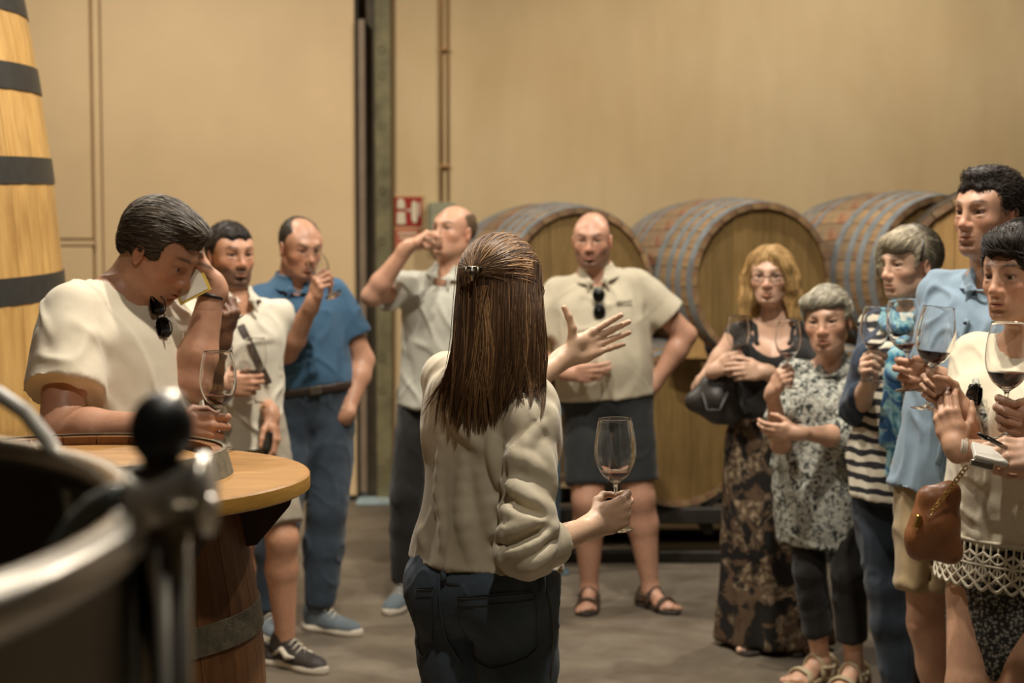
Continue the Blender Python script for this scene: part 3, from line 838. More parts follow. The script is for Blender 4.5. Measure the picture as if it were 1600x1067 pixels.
def short_hair(P, front=.075, vol=.010, nape=-.075, side=-.02, recede=.0, top=True, hl=.116, **kw):
    """cropped hair : inflated cranium minus the face, ears and neck"""
    Fd = Field([P.hell((0,-.018,.030), (.075+vol*.8,.098+vol,.084+vol*(1.1 if top else .2)), .01)])
    Fd.add(P.hell((0,.125,-.030), (.078,.075+(.06-front*.8),hl), .008, 's'))
    Fd.add(P.hell((0,.085,-.055), (.10,.085,.075), .008, 's'))
    for g in (1, -1):
        Fd.add(P.hell((g*.085,.008,side-.03), (.03,.028,.045), .006, 's'), P.hell((g*.060,.086,.024), (.040,.048,.050), .010, 's'))
    if recede:
        for g in (1, -1): Fd.add(P.hell((g*.045,.085,.095), (.03,.03+recede,.05), .01, 's'))
    Fd.add(P.hell((0,-.07,-.16), (.12,.16,.16+nape+.055), .012, 's'))
    return Fd

def patch(Fd, corners, nu, nv, off, name, mat, parent, shape=None, th=.003):
    """a cloth piece laid on the surface of a field: corners p00 p10 p11 p01"""
    a, b, c, d = (np.asarray(x, float) for x in corners)
    U, Vv = np.meshgrid(np.linspace(0, 1, nu), np.linspace(0, 1, nv), indexing='ij')
    P = (a*((1-U)*(1-Vv))[..., None]+b*(U*(1-Vv))[..., None]+c*(U*Vv)[..., None]+d*((1-U)*Vv)[..., None])
    if shape is not None: P = shape(P, U, Vv)
    P = P.reshape(-1, 3).astype(np.float32)
    edge = ((U == 0) | (U == 1) | (Vv == 0) | (Vv == 1)).ravel()
    for _ in range(6): g = Fd.grad(P, .004); P = P-g*np.clip(Fd.eval(P)-off, -.03, .03)[:, None]
    g = Fd.grad(P, .004); top = P; bot = P-g*th
    i = np.arange(nu*nv).reshape(nu, nv); q = np.stack([i[:-1,:-1], i[1:,:-1], i[1:,1:], i[:-1,1:]], -1).reshape(-1, 4)
    n = nu*nv; ring = list(i[:, 0])+list(i[-1, 1:])+list(i[-2::-1, -1])+list(i[0, -2:0:-1])
    sd = np.array([(ring[k], ring[(k+1) % len(ring)], ring[(k+1) % len(ring)]+n, ring[k]+n) for k in range(len(ring))])
    return mesh_obj(name, np.concatenate([top, bot]), np.concatenate([q, q[:, ::-1]+n, sd]).astype(np.int32), mat, parent)
def on_surface(Fd, pts, off=.002):
    P = np.array(pts, np.float32)
    for _ in range(6): g = Fd.grad(P, .004); P = P-g*np.clip(Fd.eval(P)-off, -.03, .03)[:, None]
    return P
def bracelet(P, sd, t, mat, name='bracelet', r=.004, ease=.003, flat=1., face=None, facemat=None):
    """ring round the forearm at fraction t from elbow to wrist"""
    a, e, w_ = P.arms[sd]; c = e+(w_-e)*t; ax = nrm(w_-e); B = basis(ax); rr = (P.ar[sd][3]*(1-t)+P.ar[sd][4]*t)*(1.0)+ease
    pts = [c+rr*(B[:, 0]*cos(q)+B[:, 1]*sin(q)) for q in np.linspace(0, 2*pi, 25)]
    m = MB()
    for k in np.linspace(-flat, flat, 3 if flat > 1 else 1): m.tube([p+ax*k*r*.8 for p in pts], r, 6, cap=False)
    o = m.build(name, mat, P.root, smooth=True)
    if face is not None:
        f = nrm(np.asarray(face, float)-ax*(np.asarray(face, float)@ax)); MB().lathe([(0,.006),(.015,.006),(.017,.003),(.017,-.004)], 20, c+f*(rr+.002), basis(f)).build('watch_face', facemat or mat, o, smooth=True)
    return o
# ------------------------------------------------------------------ the room
YB = 9.70
def xw(px, D=YB): return (px-800)/F_PX*D*1.0015
def wall_material():
    t = NT('wall_plaster'); co = t.coord(); co2 = t.coord(scale=(1, 1, .25))
    a = t.noise(co, .7, 4, .6); b = t.noise(co2, 3.2, 5, .6, .4); c = t.noise(co, 60, 3)
    r1 = t.ramp(a, 'Fac', [(.32, srgb(198,170,124)), (.68, srgb(208,184,142))])
    r2 = t.ramp(b, 'Fac', [(.38, (.86,.84,.80)), (.60, (1,1,1))])
    t.base(t.mix(.55, (r1, 'Color'), (r2, 'Color'), 'MULTIPLY')); t.set(Roughness=.75); t.bump(c, 'Fac', .12, .01)
    return t.m
M_WALL = wall_material()
def floor_material():
    t = NT('concrete_floor'); co = t.coord()
    a = t.noise(co, 1.1, 6, .62, .5); b = t.noise(co, 5.5, 5, .65, .3); c = t.noise(co, 90, 4)
    r1 = t.ramp(a, 'Fac', [(.30, srgb(78,70,60)), (.52, srgb(108,98,84)), (.70, srgb(132,121,104))])
    r2 = t.ramp(b, 'Fac', [(.30, (.72,.71,.69)), (.62, (1,1,1))])
    t.base(t.mix(.7, (r1, 'Color'), (r2, 'Color'), 'MULTIPLY'))
    rr = t.ramp(b, 'Fac', [(.3, (.42,)*3), (.7, (.62,)*3)]); t.l(rr, 'Color', t.b, 'Roughness'); t.bump(c, 'Fac', .15, .006)
    return t.m
def wood_mat(name, c1, c2, rough=.55, grain=(14, 14, 1.2), rnd=.30, bump=.2):
    """grain along local z; each piece (object) gets its own shade"""
    if name in MATS: return MATS[name]
    t = NT(name); oi = t.n('ShaderNodeObjectInfo'); co = t.coord(scale=grain)
    add = t.n('ShaderNodeVectorMath', operation='ADD'); mul = t.n('ShaderNodeVectorMath', operation='SCALE'); mul.inputs['Scale'].default_value = 40
    cmb = t.n('ShaderNodeCombineXYZ')
    for i in range(3): t.l(oi, 'Random', cmb, i)
    t.l(cmb, 0, mul, 0); t.l(co, 0, add, 0); t.l(mul, 0, add, 1)
    n = t.noise(add, 3., 5, .6, .8); n2 = t.noise(t.coord(), 2.2, 4, .6)
    r = t.ramp(n, 'Fac', [(.28, c1), (.72, c2)])
    sh = t.ramp(oi, 'Random', [(0, (1-rnd,)*3), (1, (1+rnd*.35,)*3)])
    m = t.mix(1., (r, 'Color'), (sh, 'Color'), 'MULTIPLY')
    st = t.ramp(n2, 'Fac', [(.32, (.72,.70,.68)), (.55, (1,1,1))])
    t.base(t.mix(.8, (m, 'Color'), (st, 'Color'), 'MULTIPLY')); t.set(Roughness=rough); t.bump(n, 'Fac', bump, .004)
    MATS[name] = t.m; return t.m
def stained_mat():
    """weathered barrel staves : oak with red wine and grey mould stains"""
    t = NT('weathered_stave'); oi = t.n('ShaderNodeObjectInfo'); co = t.coord(scale=(10, 10, 1.)); c0 = t.coord()
    n = t.noise(co, 3, 5, .6, .8); s1 = t.noise(c0, 3.2, 5, .65, .6); s2 = t.noise(c0, 5.1, 5, .6, 1.)
    r = t.ramp(n, 'Fac', [(.28, srgb(128,100,68)), (.72, srgb(172,142,100))])
    a = t.ramp(s1, 'Fac', [(.44, (0,0,0)), (.60, (1,1,1))]); b = t.ramp(s2, 'Fac', [(.50, (0,0,0)), (.64, (1,1,1))])
    m = t.mix((a, 'Color'), (r, 'Color'), srgb(128,108,82)); m2 = t.mix((b, 'Color'), (m, 'Color'), srgb(132,88,64))
    sh = t.ramp(oi, 'Random', [(0, (.68,.68,.70)), (1, (1.12,1.08,1.02))])
    t.base(t.mix(1., (m2, 'Color'), (sh, 'Color'), 'MULTIPLY')); t.set(Roughness=.7); t.bump(n, 'Fac', .25, .004)
    return t.m
M_FLOOR = floor_material(); M_STAIN = stained_mat()
M_OAK = wood_mat('barrel_head_oak', srgb(128,98,46), srgb(162,128,66), .6)
M_VAT = wood_mat('vat_oak', srgb(176,132,70), srgb(214,172,104), .5, (9, 9, 1.1), .16)
M_TABLEB = wood_mat('table_barrel_oak', srgb(104,66,36), srgb(146,98,56), .5, (10, 10, 1.2), .22)
M_TOP = wood_mat('varnished_board', srgb(158,114,64), srgb(188,142,86), .38, (2.2, 9, 9), .0, .06)
M_EDGE = wood_mat('board_edge', srgb(176,128,52), srgb(206,158,74), .42, (3, 3, 30), .0, .1)
M_GALV = mat_plain('galvanised_steel', srgb(124,130,132), .55, .3, .25, 14, .2, 120)
M_RUST = mat_plain('old_grey_hoop', srgb(112,104,84), .75, .35, .35, 40, .4, 200)
M_BLACK = mat_plain('black_hoop', srgb(58,57,54), .48, .35, .15, 20, .15, 120)
M_DARKST = mat_plain('dark_steel', srgb(52,48,42), .6, .5, .2, 12, .2, 80)
M_STEEL = mat_plain('stainless_steel', srgb(176,170,158), .28, 1., .08, 8)
M_STEELD = mat_plain('dull_stainless_steel', srgb(120,112,98), .42, 1., .12, 5)
M_CHROME = mat_plain('chrome', srgb(205,198,185), .28, .75, .02, 8)
M_BLKPL = mat_plain('black_plastic', srgb(24,22,20), .45, 0, .1, 8)
XL, XR, YF, ZC = -5.2, 6.6, -3.0, 5.4
def slab(name, c, size, mat, kind='structure', parent=None):
    o = MB().box(c, size).build(name, mat, parent)
    if kind and parent is None: o['kind'] = kind
    return o
slab('floor', ((XL+XR)/2, (YF+YB)/2, -.05), (XR-XL+.4, YB-YF+.4, .1), M_FLOOR)
M_CEIL = mat_plain('ceiling_paint', srgb(70,62,50), .9, 0, .05, 2)
slab('ceiling', ((XL+XR)/2, (YF+YB)/2, ZC+.05), (XR-XL+.4, YB-YF+.4, .1), M_CEIL)
xp0, xp1 = xw(558.5), xw(616)
slab('wall_back', ((xp1+XR)/2, YB+.10, ZC/2), (XR-xp1, .2, ZC), M_WALL)
M_WALLD = mat_plain('raw_cellar_wall', srgb(96,80,58), .85, 0, .15, 2, .2, 40)
slab('wall_left', (XL-.1, (YF+YB)/2, ZC/2), (.2, YB-YF, ZC), M_WALLD)
slab('wall_right', (XR+.1, (YF+YB)/2, ZC/2), (.2, YB-YF, ZC), M_WALLD)
slab('wall_front', ((XL+XR)/2, YF-.1, ZC/2), (XR-XL, .2, ZC), M_WALLD)
slab('wall_niche', ((XL+xp1)/2, YB+.36, ZC/2), (xp1-XL, .2, ZC), M_WALL)
# sliding door of painted panels on the left
M_DOOR = mat_plain('cream_door_paint', srgb(222,192,146), .6, 0, .05, 2.2, .06, 60)
door = empty('door_1', ((XL+xp0)/2, YB, 0)); door['kind'] = 'structure'
xs0, xs1 = xw(150), xw(165); zs = W(100, 381, YB)[2]; g = .009
slab('door_core', ((XL+xp0)/2, YB+.06, 1.9), (xp0-XL, .06, 3.8), mat_plain('door_groove', srgb(176,148,106), .7), None, door)
for (x0, x1, z0, z1) in ((xs1, xp0-.004, .03, 3.8), (xs0+g, xs1-g, .03, 3.8), (XL+.05, xs0-g, zs+.03, 3.8), (XL+.05, xs0-g, .03, zs-.02)):
    MB().box(((x0+x1)/2, YB+.01, (z0+z1)/2), (x1-x0, .06, z1-z0), bev=.006).build('door_panel', M_DOOR, door)
MB().box(((XL+xs0)/2, YB+.004, zs+.005), (xs0-XL, .05, .03), bev=.004).build('cross_rail', M_DOOR, door)
slab('bottom_rail', ((XL+xp0)/2, YB+.02, .025), (xp0-XL, .07, .05), M_DARKST, None, door)
slab('header', ((XL+xp0)/2, YB-.01, 3.9), (xp0-XL, .1, .2), M_DOOR, None, door)
hd = MB().box(W(546, 497, YB-.03), (.05, .03, .09), bev=.008); hd.tube([W(546, 494, YB-.03), W(546, 494, YB-.07), W(533, 494, YB-.07)], .011, 8)
hd.build('door_handle', M_BLKPL, door)
MB().box(W(549, 562, YB-.03), (.055, .025, .20), bev=.008).build('lock_plate', M_DARKST, door)
MB().box(W(549, 643, YB-.025), (.055, .006, .085), bev=.001).build('door_sticker', mat_plain('pale_sticker', srgb(150,162,158), .6), door)
# steel column between door and wall
col = empty('trim_1', ((xp0+xp1)/2, YB, 0)); col['kind'] = 'structure'
def vstrip(n, px0, px1, y, dep, m, z0=0., z1=ZC):
    a, b = xw(px0), xw(px1); return MB().box(((a+b)/2, y, (z0+z1)/2), (b-a, dep, z1-z0), bev=.003).build(n, m, col)
vstrip('edge_strip', 558.5, 563, YB-.0, .06, M_DARKST); vstrip('guide_rail', 563.5, 573.5, YB-.02, .08, mat_plain('dull_pink_grey_steel', srgb(138,120,100), .55, .3, .15, 5), .06, 3.02)
vstrip('column_web', 573.5, 590, YB+.05, .05, mat_plain('column_web_paint', srgb(84,74,56), .6, .2, .25, 9)); M_OLIVE = mat_plain('olive_column_paint', srgb(118,110,78), .6, .1, .35, 7, .15, 30)
vstrip('column_flange', 589, 613, YB-.02, .05, M_OLIVE); vstrip('column_edge', 613, 617, YB-.005, .05, mat_plain('brown_edge', srgb(112,84,48), .7))
for py in (77, 118, 197, 298, 377, 455, 560, 610):
    p = W(597, py, YB-.05); MB().lathe([(.0, -.012), (.018, -.010), (.022, 0)], 8, p, Rx(pi/2)).build('bolt', M_DARKST, col)
for py in (40, 170, 240):
    p = W(580, py, YB+.10); MB().box(p, (.03, .03, .06), bev=.004).build('bracket', M_DARKST, col)
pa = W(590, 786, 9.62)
MB().box((pa[0], 9.60, .012), (.25, .20, .024), bev=.004).build('daylight_strip', mat_plain('painted_daylight', srgb(186,206,210), .3, .1, .06, 6), col)  # flat plate painted pale blue as the daylight coming through the door gap
# conduit and switch box
cd = empty('conduit', (xw(692), YB-.02, 1.8), 'thin painted cable conduit running up the wall above the grey box', 'conduit')
M_COND = mat_plain('painted_conduit', srgb(166,128,78), .6)
for px in (690, 701): MB().tube([(xw(px), YB-.012, W(0, 330, YB)[2]), (xw(px), YB-.012, ZC)], .010 if px == 690 else .006, 8).build('pipe', M_COND, cd, smooth=True)
for py in (78, 260): MB().box((xw(695.5), YB-.012, W(0, py, YB)[2]), (.07, .03, .016), bev=.004).build('clip', M_COND, cd)
bx = empty('switch_box', W(690, 352, YB-.04), 'small grey-green switch box on the wall behind the drinking man in pale shirt', 'switch box')
cb = W(690, 354, YB-.05); MB().box(cb, (.17, .10, .30), bev=.012).build('box_body', mat_plain('grey_green_box', srgb(140,138,112), .5), bx)
MB().box(cb+vec(0, -.055, 0), (.13, .012, .25), bev=.005).build('cover', mat_plain('grey_green_cover', srgb(150,148,122), .45), bx)
# fire sign
sg = empty('fire_sign', W(638, 345, YB-.01), 'red fire equipment sign with white symbols beside the steel column', 'sign')
c = W(638, 331, YB-.012); S = 1/247.4
M_RED = mat_plain('sign_red', srgb(150,40,26), .45, 0, .04); M_SWH = mat_plain('sign_white', srgb(214,200,170), .5, 0, .04)
MB().box(c+vec(0, .003, 0), (50*S, .006, 54*S), bev=.002).build('sign_border', mat_plain('sign_border', srgb(196,164,118), .5), sg)
MB().box(c, (43*S, .008, 46*S), bev=.002).build('sign_panel', M_RED, sg)
def poly_plate(name, pts, y, th, m, parent):
    n = len(pts); V = [(x, y, z) for x, z in pts]+[(x, y+th, z) for x, z in pts]
    return mesh_obj(name, V, [tuple(range(n)), tuple(reversed(range(n, 2*n)))]+[(i, i+n, (i+1) % n+n, (i+1) % n) for i in range(n)], m, parent, smooth=False)
def px_poly(L): return [(c[0]+x*S, c[2]-y*S) for x, y in L]
for L in ([(-16,-19),(-12,-21),(-7,-19),(-5,-12),(-5,-5),(-17,-5),(-17,-13)], [(-17,0),(-5,0),(-4,19),(-18,19)], [(-3,-4),(4,-4),(4,-1),(-3,-1)]):
    poly_plate('symbol', px_poly(L), c[1]-.008, .003, M_SWH, sg)
for L in ([(6,-15),(10,-18),(13,-13),(14,-6),(14,12),(12,17),(8,17),(5,10),(5,-8)], [(15,-16),(18,-14),(18,6),(16,8)]):
    poly_plate('symbol', px_poly(L), c[1]-.008, .003, M_SWH, sg)
MB().box(c+vec(-.004, .001, -41*S), (40*S, .008, 30*S), bev=.002).build('lower_panel', mat_plain('sign_faded_red', srgb(172,92,66), .5), sg)
for i, wd in enumerate((30, 26, 18)):
    MB().box(c+vec(-.004, -.004, (-33-7*i)*S), (wd*S, .003, 3*S)).build('text_line', M_SWH, sg)

# ------------------------------------------------------------------ barrels
def prof_r(z, L, rh, rb): return rb-(rb-rh)*(2*z/L)**2
def make_barrel(name, label, group, centre, R, L, rh, rb, n, mstave, mhoop, mhead, hoops, hoopw=.045, boards=7, recess=.035, th=.028, cat='barrel', back=True, gap=.0025, zr=None, seed=0, mark=None):
    """barrel along local z, front head at +z. R: 3x3 rotation"""
    from mathutils import Matrix
    o = empty(name, centre, label, cat, group); o.rotation_euler = Matrix([list(map(float, r)) for r in R]).to_euler()
    da = 2*pi/n; m = 9; zs_ = np.linspace(-L/2, L/2, m)
    def stave():
        V = []; Fs = []; da2 = da/2
        for z in zs_:
            r = prof_r(z, L, rh, rb); a = da2-gap/r
            for (rr, aa) in ((r-th, -a), (r, -a), (r*1.0015, 0), (r, a), (r-th, a)): V.append((rr*cos(aa), rr*sin(aa), z))
        for i in range(m-1):
            for k in range(5):
                k2 = (k+1) % 5; Fs.append((i*5+k, i*5+k2, (i+1)*5+k2, (i+1)*5+k))
        Fs.append((4,3,2,1,0)); Fs.append(tuple((m-1)*5+k for k in range(5)))
        return V, Fs
    V, Fs = stave(); first = None
    for i in range(n):
        if first is None: ob = first = mesh_obj('stave', V, Fs, mstave, o, smooth=False, loc=False)
        else: ob = bpy.data.objects.new('stave', first.data); link(ob, o)
        ob.rotation_euler = (0, 0, i*da+.1*seed)
    for hz in hoops:
        wd = hoopw; P = []
        for t in np.linspace(-.5, .5, 4): z = hz+wd*t; P.append((prof_r(z, L, rh, rb)+.0035, z))
        for t in np.linspace(.5, -.5, 4): z = hz+wd*t; P.append((prof_r(z, L, rh, rb)-.004, z))
        auto_smooth(MB().lathe(P, 64, close=True).build('hoop', mhoop, o, loc=False), 30)
        rz = prof_r(hz, L, rh, rb)+.004; a = 1.1+seed
        MB().lathe([(0, .004), (.006, .003), (.008, 0)], 8, (rz*cos(a), rz*sin(a), hz), basis((cos(a), sin(a), 0))).build('rivet', mhoop, o, loc=False)
    for sg_ in ((1, -1) if back else (1,)):
        zc = sg_*(L/2-recess); rr = prof_r(zc, L, rh, rb)-th+.004; w_ = 2*rr/boards
        for b in range(boards):
            x0 = -rr+b*w_+.0012; x1 = x0+w_-.0024
            up = [(x, sqrt(max(rr*rr-x*x, 0))) for x in np.linspace(x0, x1, 5)]
            pts = up+[(x, -y) for x, y in reversed(up)]
            if b in (0, boards-1): pts = [p for i, p in enumerate(pts) if abs(p[1]) > .004 or i in (0, 4)]
            k = len(pts); Vb = [(x, y, zc-.011) for x, y in pts]+[(x, y, zc+.011+.0015*((b*7) % 3)) for x, y in pts]
            Fb = [tuple(reversed(range(k))), tuple(range(k, 2*k))]+[(i, (i+1) % k, (i+1) % k+k, i+k) for i in range(k)]
            # boards run along local y, grain along y
            mesh_obj('head_board', Vb, Fb, mhead, o, smooth=False, loc=False)
    if mark: mark(o, L/2-recess+.0165)
    return o
# lying barrels : front head turned towards the camera's right
M_OAKY = wood_mat('barrel_head_oak_y', srgb(120,94,52), srgb(150,122,72), .6, (14, 1.2, 14), .14)
def lying(yaw): # local z -> front direction ; local y stays up
    f = vec(sin(radians(yaw)), -cos(radians(yaw)), 0); return np.stack([np.cross((0,0,1.), f), vec(0,0,1), f], 1)
BL, BRH, BRB = .98, .397, .434
HO = [s_*(BL/2-t) for s_ in (1, -1) for t in (.025, .125, .215)]+[BL*.16, -BL*.16]
def place(pxh, pyh, D, yaw, label, grp, **kw):
    hc = W(pxh, pyh, D); R = lying(yaw); ctr = hc-R[:, 2]*(BL/2-.035)
    return make_barrel('wine_barrel', label, grp, ctr, R, BL, BRH, BRB, 26, M_STAIN, M_GALV, M_OAKY, HO, seed=pxh*.37, **kw), ctr
GU = 'weathered oak barrels stacked along the back wall'
BYAW = 20
bpos = []
for px, py, D, lab in ((904, 447, 7.80, 'oak barrel of the top row behind the man in beige polo shirt'), (1187, 440, 7.75, 'top row oak barrel with its round head showing behind the blonde woman'),
                       (1468, 430, 7.70, 'top row oak barrel behind the grey-haired woman in the scarf')):
    bpos.append(place(px, py, D, BYAW, lab, GU)[1])
dz = bpos[1][2]-.80*BRB*2*.93
for i, (px, D, lab) in enumerate(((812, 8.0, 'lower row oak barrel half hidden behind the standing guide'), (1062, 7.72, 'lower row oak barrel with yellowish head between beige polo man and blonde woman'), (1335, 7.6, 'lower row oak barrel behind the woman in patterned dress'))):
    hc = W(px, 668, D); R = lying(20); ctr = hc-R[:, 2]*(BL/2-.035); ctr[2] = W(1062, 668, 7.72)[2]
    bpos.append(ctr); make_barrel('wine_barrel', lab, GU, ctr, R, BL, BRH, BRB, 26, M_STAIN, M_GALV, M_OAKY, HO, seed=i+.3)
def brand(o, z):
    for (x0, y0, x1, y1) in ((-.10,.12,-.10,.19),(-.07,.12,-.07,.19),(-.04,.12,-.04,.19),(-.10,-.02,-.10,.05),(-.10,.05,-.06,.05),(-.10,.015,-.07,.015),(-.03,-.02,-.03,.05),(.0,-.02,.0,.05),(.0,.05,.04,-.02),(.04,-.02,.04,.05),(.07,-.02,.07,.05),(.07,.05,.11,.05),(.07,.015,.1,.015),(.07,-.02,.11,-.02)):
        MB().tube([(x0, y0, z), (x1, y1, z)], .005, 5).build('brand_mark', mat_plain('burnt_brand', srgb(132,98,54), .8), o, loc=False)
hc = W(1556, 450, 6.36); R = lying(-19)
M_OAKP = wood_mat('barrel_head_pale', srgb(164,124,70), srgb(196,156,96), .6, (14, 1.2, 14), .10)
make_barrel('wine_barrel', 'pale-headed oak barrel standing out behind the tall man in blue shirt', GU, hc-R[:, 2]*(BL/2-.035), R, BL, .405, .45, 26, M_STAIN, M_DARKST, M_OAKP, HO, seed=2.2, mark=brand)
c_ = hc-R[:, 2]*(BL/2); c_[2] = .475
make_barrel('wine_barrel', 'lower oak barrel under the pale-headed one, behind the tall man', GU, c_, R, BL, .405, .45, 26, M_STAIN, M_DARKST, M_OAKP, HO, seed=3.1)
# racks
def rack(label, x0, x1, y0, y1, ztop, m=M_DARKST, wedges=()):
    r = empty('barrel_rack', ((x0+x1)/2, (y0+y1)/2, 0), label, 'rack', 'steel racks under the barrels')
    for y in (y0, y1):
        MB().box(((x0+x1)/2, y, ztop-.04), (x1-x0, .07, .08), bev=.006).build('rail', m, r)
        MB().box(((x0+x1)/2, y, .03), (x1-x0, .07, .06), bev=.006).build('foot_rail', m, r)
        for t in np.linspace(0, 1, 6): MB().box((x0+.04+(x1-x0-.08)*t, y, ztop/2), (.06, .06, ztop-.09), bev=.005).build('post', m, r)
    for t in np.linspace(0, 1, 3): MB().box((x0+.04+(x1-x0-.08)*t, (y0+y1)/2, ztop-.12), (.05, y1-y0-.05, .05), bev=.004).build('cross_bar', m, r)
    for (wx, wy) in wedges:
        for sg_ in (1, -1):
            MB().box((wx+sg_*.20, wy, ztop+.035), (.12, .09, .07), Ry(-sg_*.6), bev=.008).build('chock', m, r)
    return r
zl = W(1062, 668, 7.72)[2]-BRB
rack('dark steel barrel rack under the lower row by the back wall', -.55, 2.55, 7.72, 8.35, zl+.03, wedges=[(b[0]+dx, y) for b in bpos[3:6] for dx, y in ((.12, 7.8), (-.08, 8.3))])
# wedges keeping the upper barrels apart
bt = empty('blue_steel_post', (W(869, 760, 7.45)[0], 7.45, 0), 'pale blue steel post standing left of the beige polo man\'s legs', 'post')
p0 = W(869, 745, 7.45)
MB().box((p0[0], 7.45, .40), (.040, .04, .80), bev=.005).build('upright', mat_plain('blue_post_paint', srgb(96,122,138), .5), bt)
MB().box((p0[0]+.05, 7.45, .80), (.16, .04, .04), bev=.005).build('arm', mat_plain('blue_post_paint', srgb(96,122,138), .5), bt)
MB().box((p0[0], 7.45, .006), (.12, .12, .012), bev=.003).build('base_plate', mat_plain('blue_post_paint', srgb(96,122,138), .5), bt)
wd = W(1075, 540, 7.55); ww = empty('wood_chock', wd, 'small pale wood chock wedged between the stacked barrels', 'wedge')
poly = [(-.09,-.06),(.09,-.06),(.07,.02),(.02,.07),(-.05,.04)]
poly_plate('wedge_block', [(wd[0]+x, wd[2]+z) for x, z in poly], wd[1]-.04, .12, M_OAKP, ww)

# upright vat on the left
VD = 5.4
vx = W(93, 560, VD)[0]; VR = .98
L_ = 2.95; tilt = Rx(radians(2.6))
make_barrel('oak_vat', 'tall upright oak vat with black hoops at the left edge', None, vec(vx-VR-.035, VD+.05, .06+L_/2-.55), tilt, L_+.6, .82, VR+.02, 34, M_VAT, M_BLACK, M_VAT,
            [z-(.06+L_/2-.55) for z in (2.44, 2.17, 1.85, 1.445, .62, .25)], hoopw=.092, boards=12, recess=.06, th=.05, cat='vat', gap=.0012, seed=.2)

# barrel table
TX, TY = W(122, 735, 3.2)[0], 3.2; TZ = 1.14
make_barrel('barrel_table', 'upright oak barrel used as standing table, round board fixed below its rim', None, vec(TX, TY, TZ/2), np.eye(3), TZ, .304, .388, 24, M_TABLEB, M_RUST, M_TOP,
            [TZ/2-.024, .225, -.225, -TZ/2+.03], hoopw=.058, boards=1, recess=.030, th=.026, cat='table', gap=.001)
tb = bpy.data.objects['barrel_table']
MB_ = MB(); n = 72; zt = TZ-.048-TZ/2; ro, ri, th = .482, .306, .034
V = []; 
b = MB().lathe([(ri, zt), (ro-.004, zt), (ro, zt-.004), (ro, zt-th+.004), (ro-.004, zt-th), (ri, zt-th)], n, close=True)
board = b.build('table_board', M_TOP, tb, loc=False); auto_smooth(board, 40)
e = MB().lathe([(ro+.0008, zt-.003), (ro+.0012, zt-.006), (ro+.0012, zt-th+.006), (ro+.0008, zt-th+.003)], n).build('board_edge_band', M_EDGE, board, loc=False); auto_smooth(e, 40)
M_BRK = mat_plain('dark_bracket_wood', srgb(58,38,24), .7, 0, .2, 9)
for k in range(8):
    a = k*pi/4+.05; d = vec(cos(a), sin(a), 0); q = vec(-sin(a), cos(a), 0)
    pr = [(.325, zt-th), (.452, zt-th), (.440, zt-th-.035), (.372, zt-th-.115), (.340, zt-th-.12)]
    V = [d*r+q*.014+vec(0,0,z) for r, z in pr]+[d*r-q*.014+vec(0,0,z) for r, z in pr]
    mesh_obj('bracket', V, [(0,1,2,3,4), (9,8,7,6,5)]+[(i, i+5, (i+1) % 5+5, (i+1) % 5) for i in range(5)], M_BRK, tb, smooth=False, loc=False)

# steel tank with tap in the foreground
TKD = 1.20; tz = W(0, 795, 1.25)[2]; tkc = vec(-.973, 1.056, 0); tkr = .69
tk = empty('steel_tank', tkc, 'open stainless steel tank with thick rolled rim in the blurred foreground', 'tank')
auto_smooth(MB().lathe([(.0, .12), (tkr-.06, .12), (tkr, .18), (tkr, tz), (tkr-.004, tz), (tkr-.004, .20), (tkr-.06, .125), (0, .125)], 72, tkc).build('tank_wall', M_STEELD, tk), 40)
rim = [tkc+vec(tkr*cos(a), tkr*sin(a), tz) for a in np.linspace(0, 2*pi, 73)]
MB().tube(rim, .0195, 12, cap=False).build('rim', M_STEEL, tk, smooth=True)
for k in range(3):
    a = k*2.1+.5; MB().tube([tkc+vec(.58*cos(a), .58*sin(a), 0), tkc+vec(.58*cos(a), .58*sin(a), .19)], .022, 10).build('leg', M_STEELD, tk, smooth=True)
# tap assembly
tp = empty('tap', W(262, 760, 1.16), 'chrome tap with round black knob on a steel post beside the tank', 'tap')
D1 = 1.16; q = lambda x, y, dd=0: W(x, y, D1+dd)
MB().tube([q(257, 820), vec(q(257, 820)[0], q(257, 820)[1], 0)], .0195, 16).build('post', M_STEEL, tp, smooth=True)
MB().tube([q(235, 815, .02), vec(q(235, 815)[0], q(235, 815)[1]+.02, 0)], .014, 16).build('hose_pipe', M_DARKST, tp, smooth=True)
MB().tube([q(205, 780), q(215, 780), q(216, 779), q(312, 772), q(313, 772), q(330, 771)], [.028, .028, .027, .027, .032, .032], 20).build('tap_body', M_CHROME, tp, smooth=True)
MB().tube([q(308, 782), q(322, 812)], [.014, .012], 16).build('spout', M_CHROME, tp, smooth=True)
MB().tube([q(250, 770), q(249, 735), q(248, 700)], [.012, .011, .016], 16).build('valve_stem', mat_plain('brass', srgb(110,80,44), .35, 1.), tp, smooth=True)
kb = q(253, 668); Kf = Field([ell(kb, (.0245, .0245, .0275), None, .0), cone(q(250, 690), q(249, 722), .017, .008, .012)])
V, Q = Kf.mesh(.003); mesh_obj('knob', V, Q, M_BLKPL, tp)
ck = q(266, 632); MB().lathe([(0, .010), (.007, .009), (.011, .005), (.0115, 0), (.0115, -.008)], 16, ck, basis((.25, -.5, .8))).build('knob_cap', M_CHROME, tp, smooth=True)
hs_ = mat_plain('blue_grey_hose', srgb(118,124,122), .35)
MB().tube([q(208, 778), q(180, 775, .02), q(150, 790, .04), q(120, 820, .06), q(92, 862, .08), q(70, 920, .09), q(60, 1000, .09)], .0105, 12).build('drain_hose', hs_, tp, smooth=True)
wh = [W(-60, 590, 1.52), W(0, 618, 1.52), W(40, 645, 1.52), W(75, 690, 1.51), W(96, 728, 1.50), W(110, 765, 1.48), W(120, 830, 1.45)]
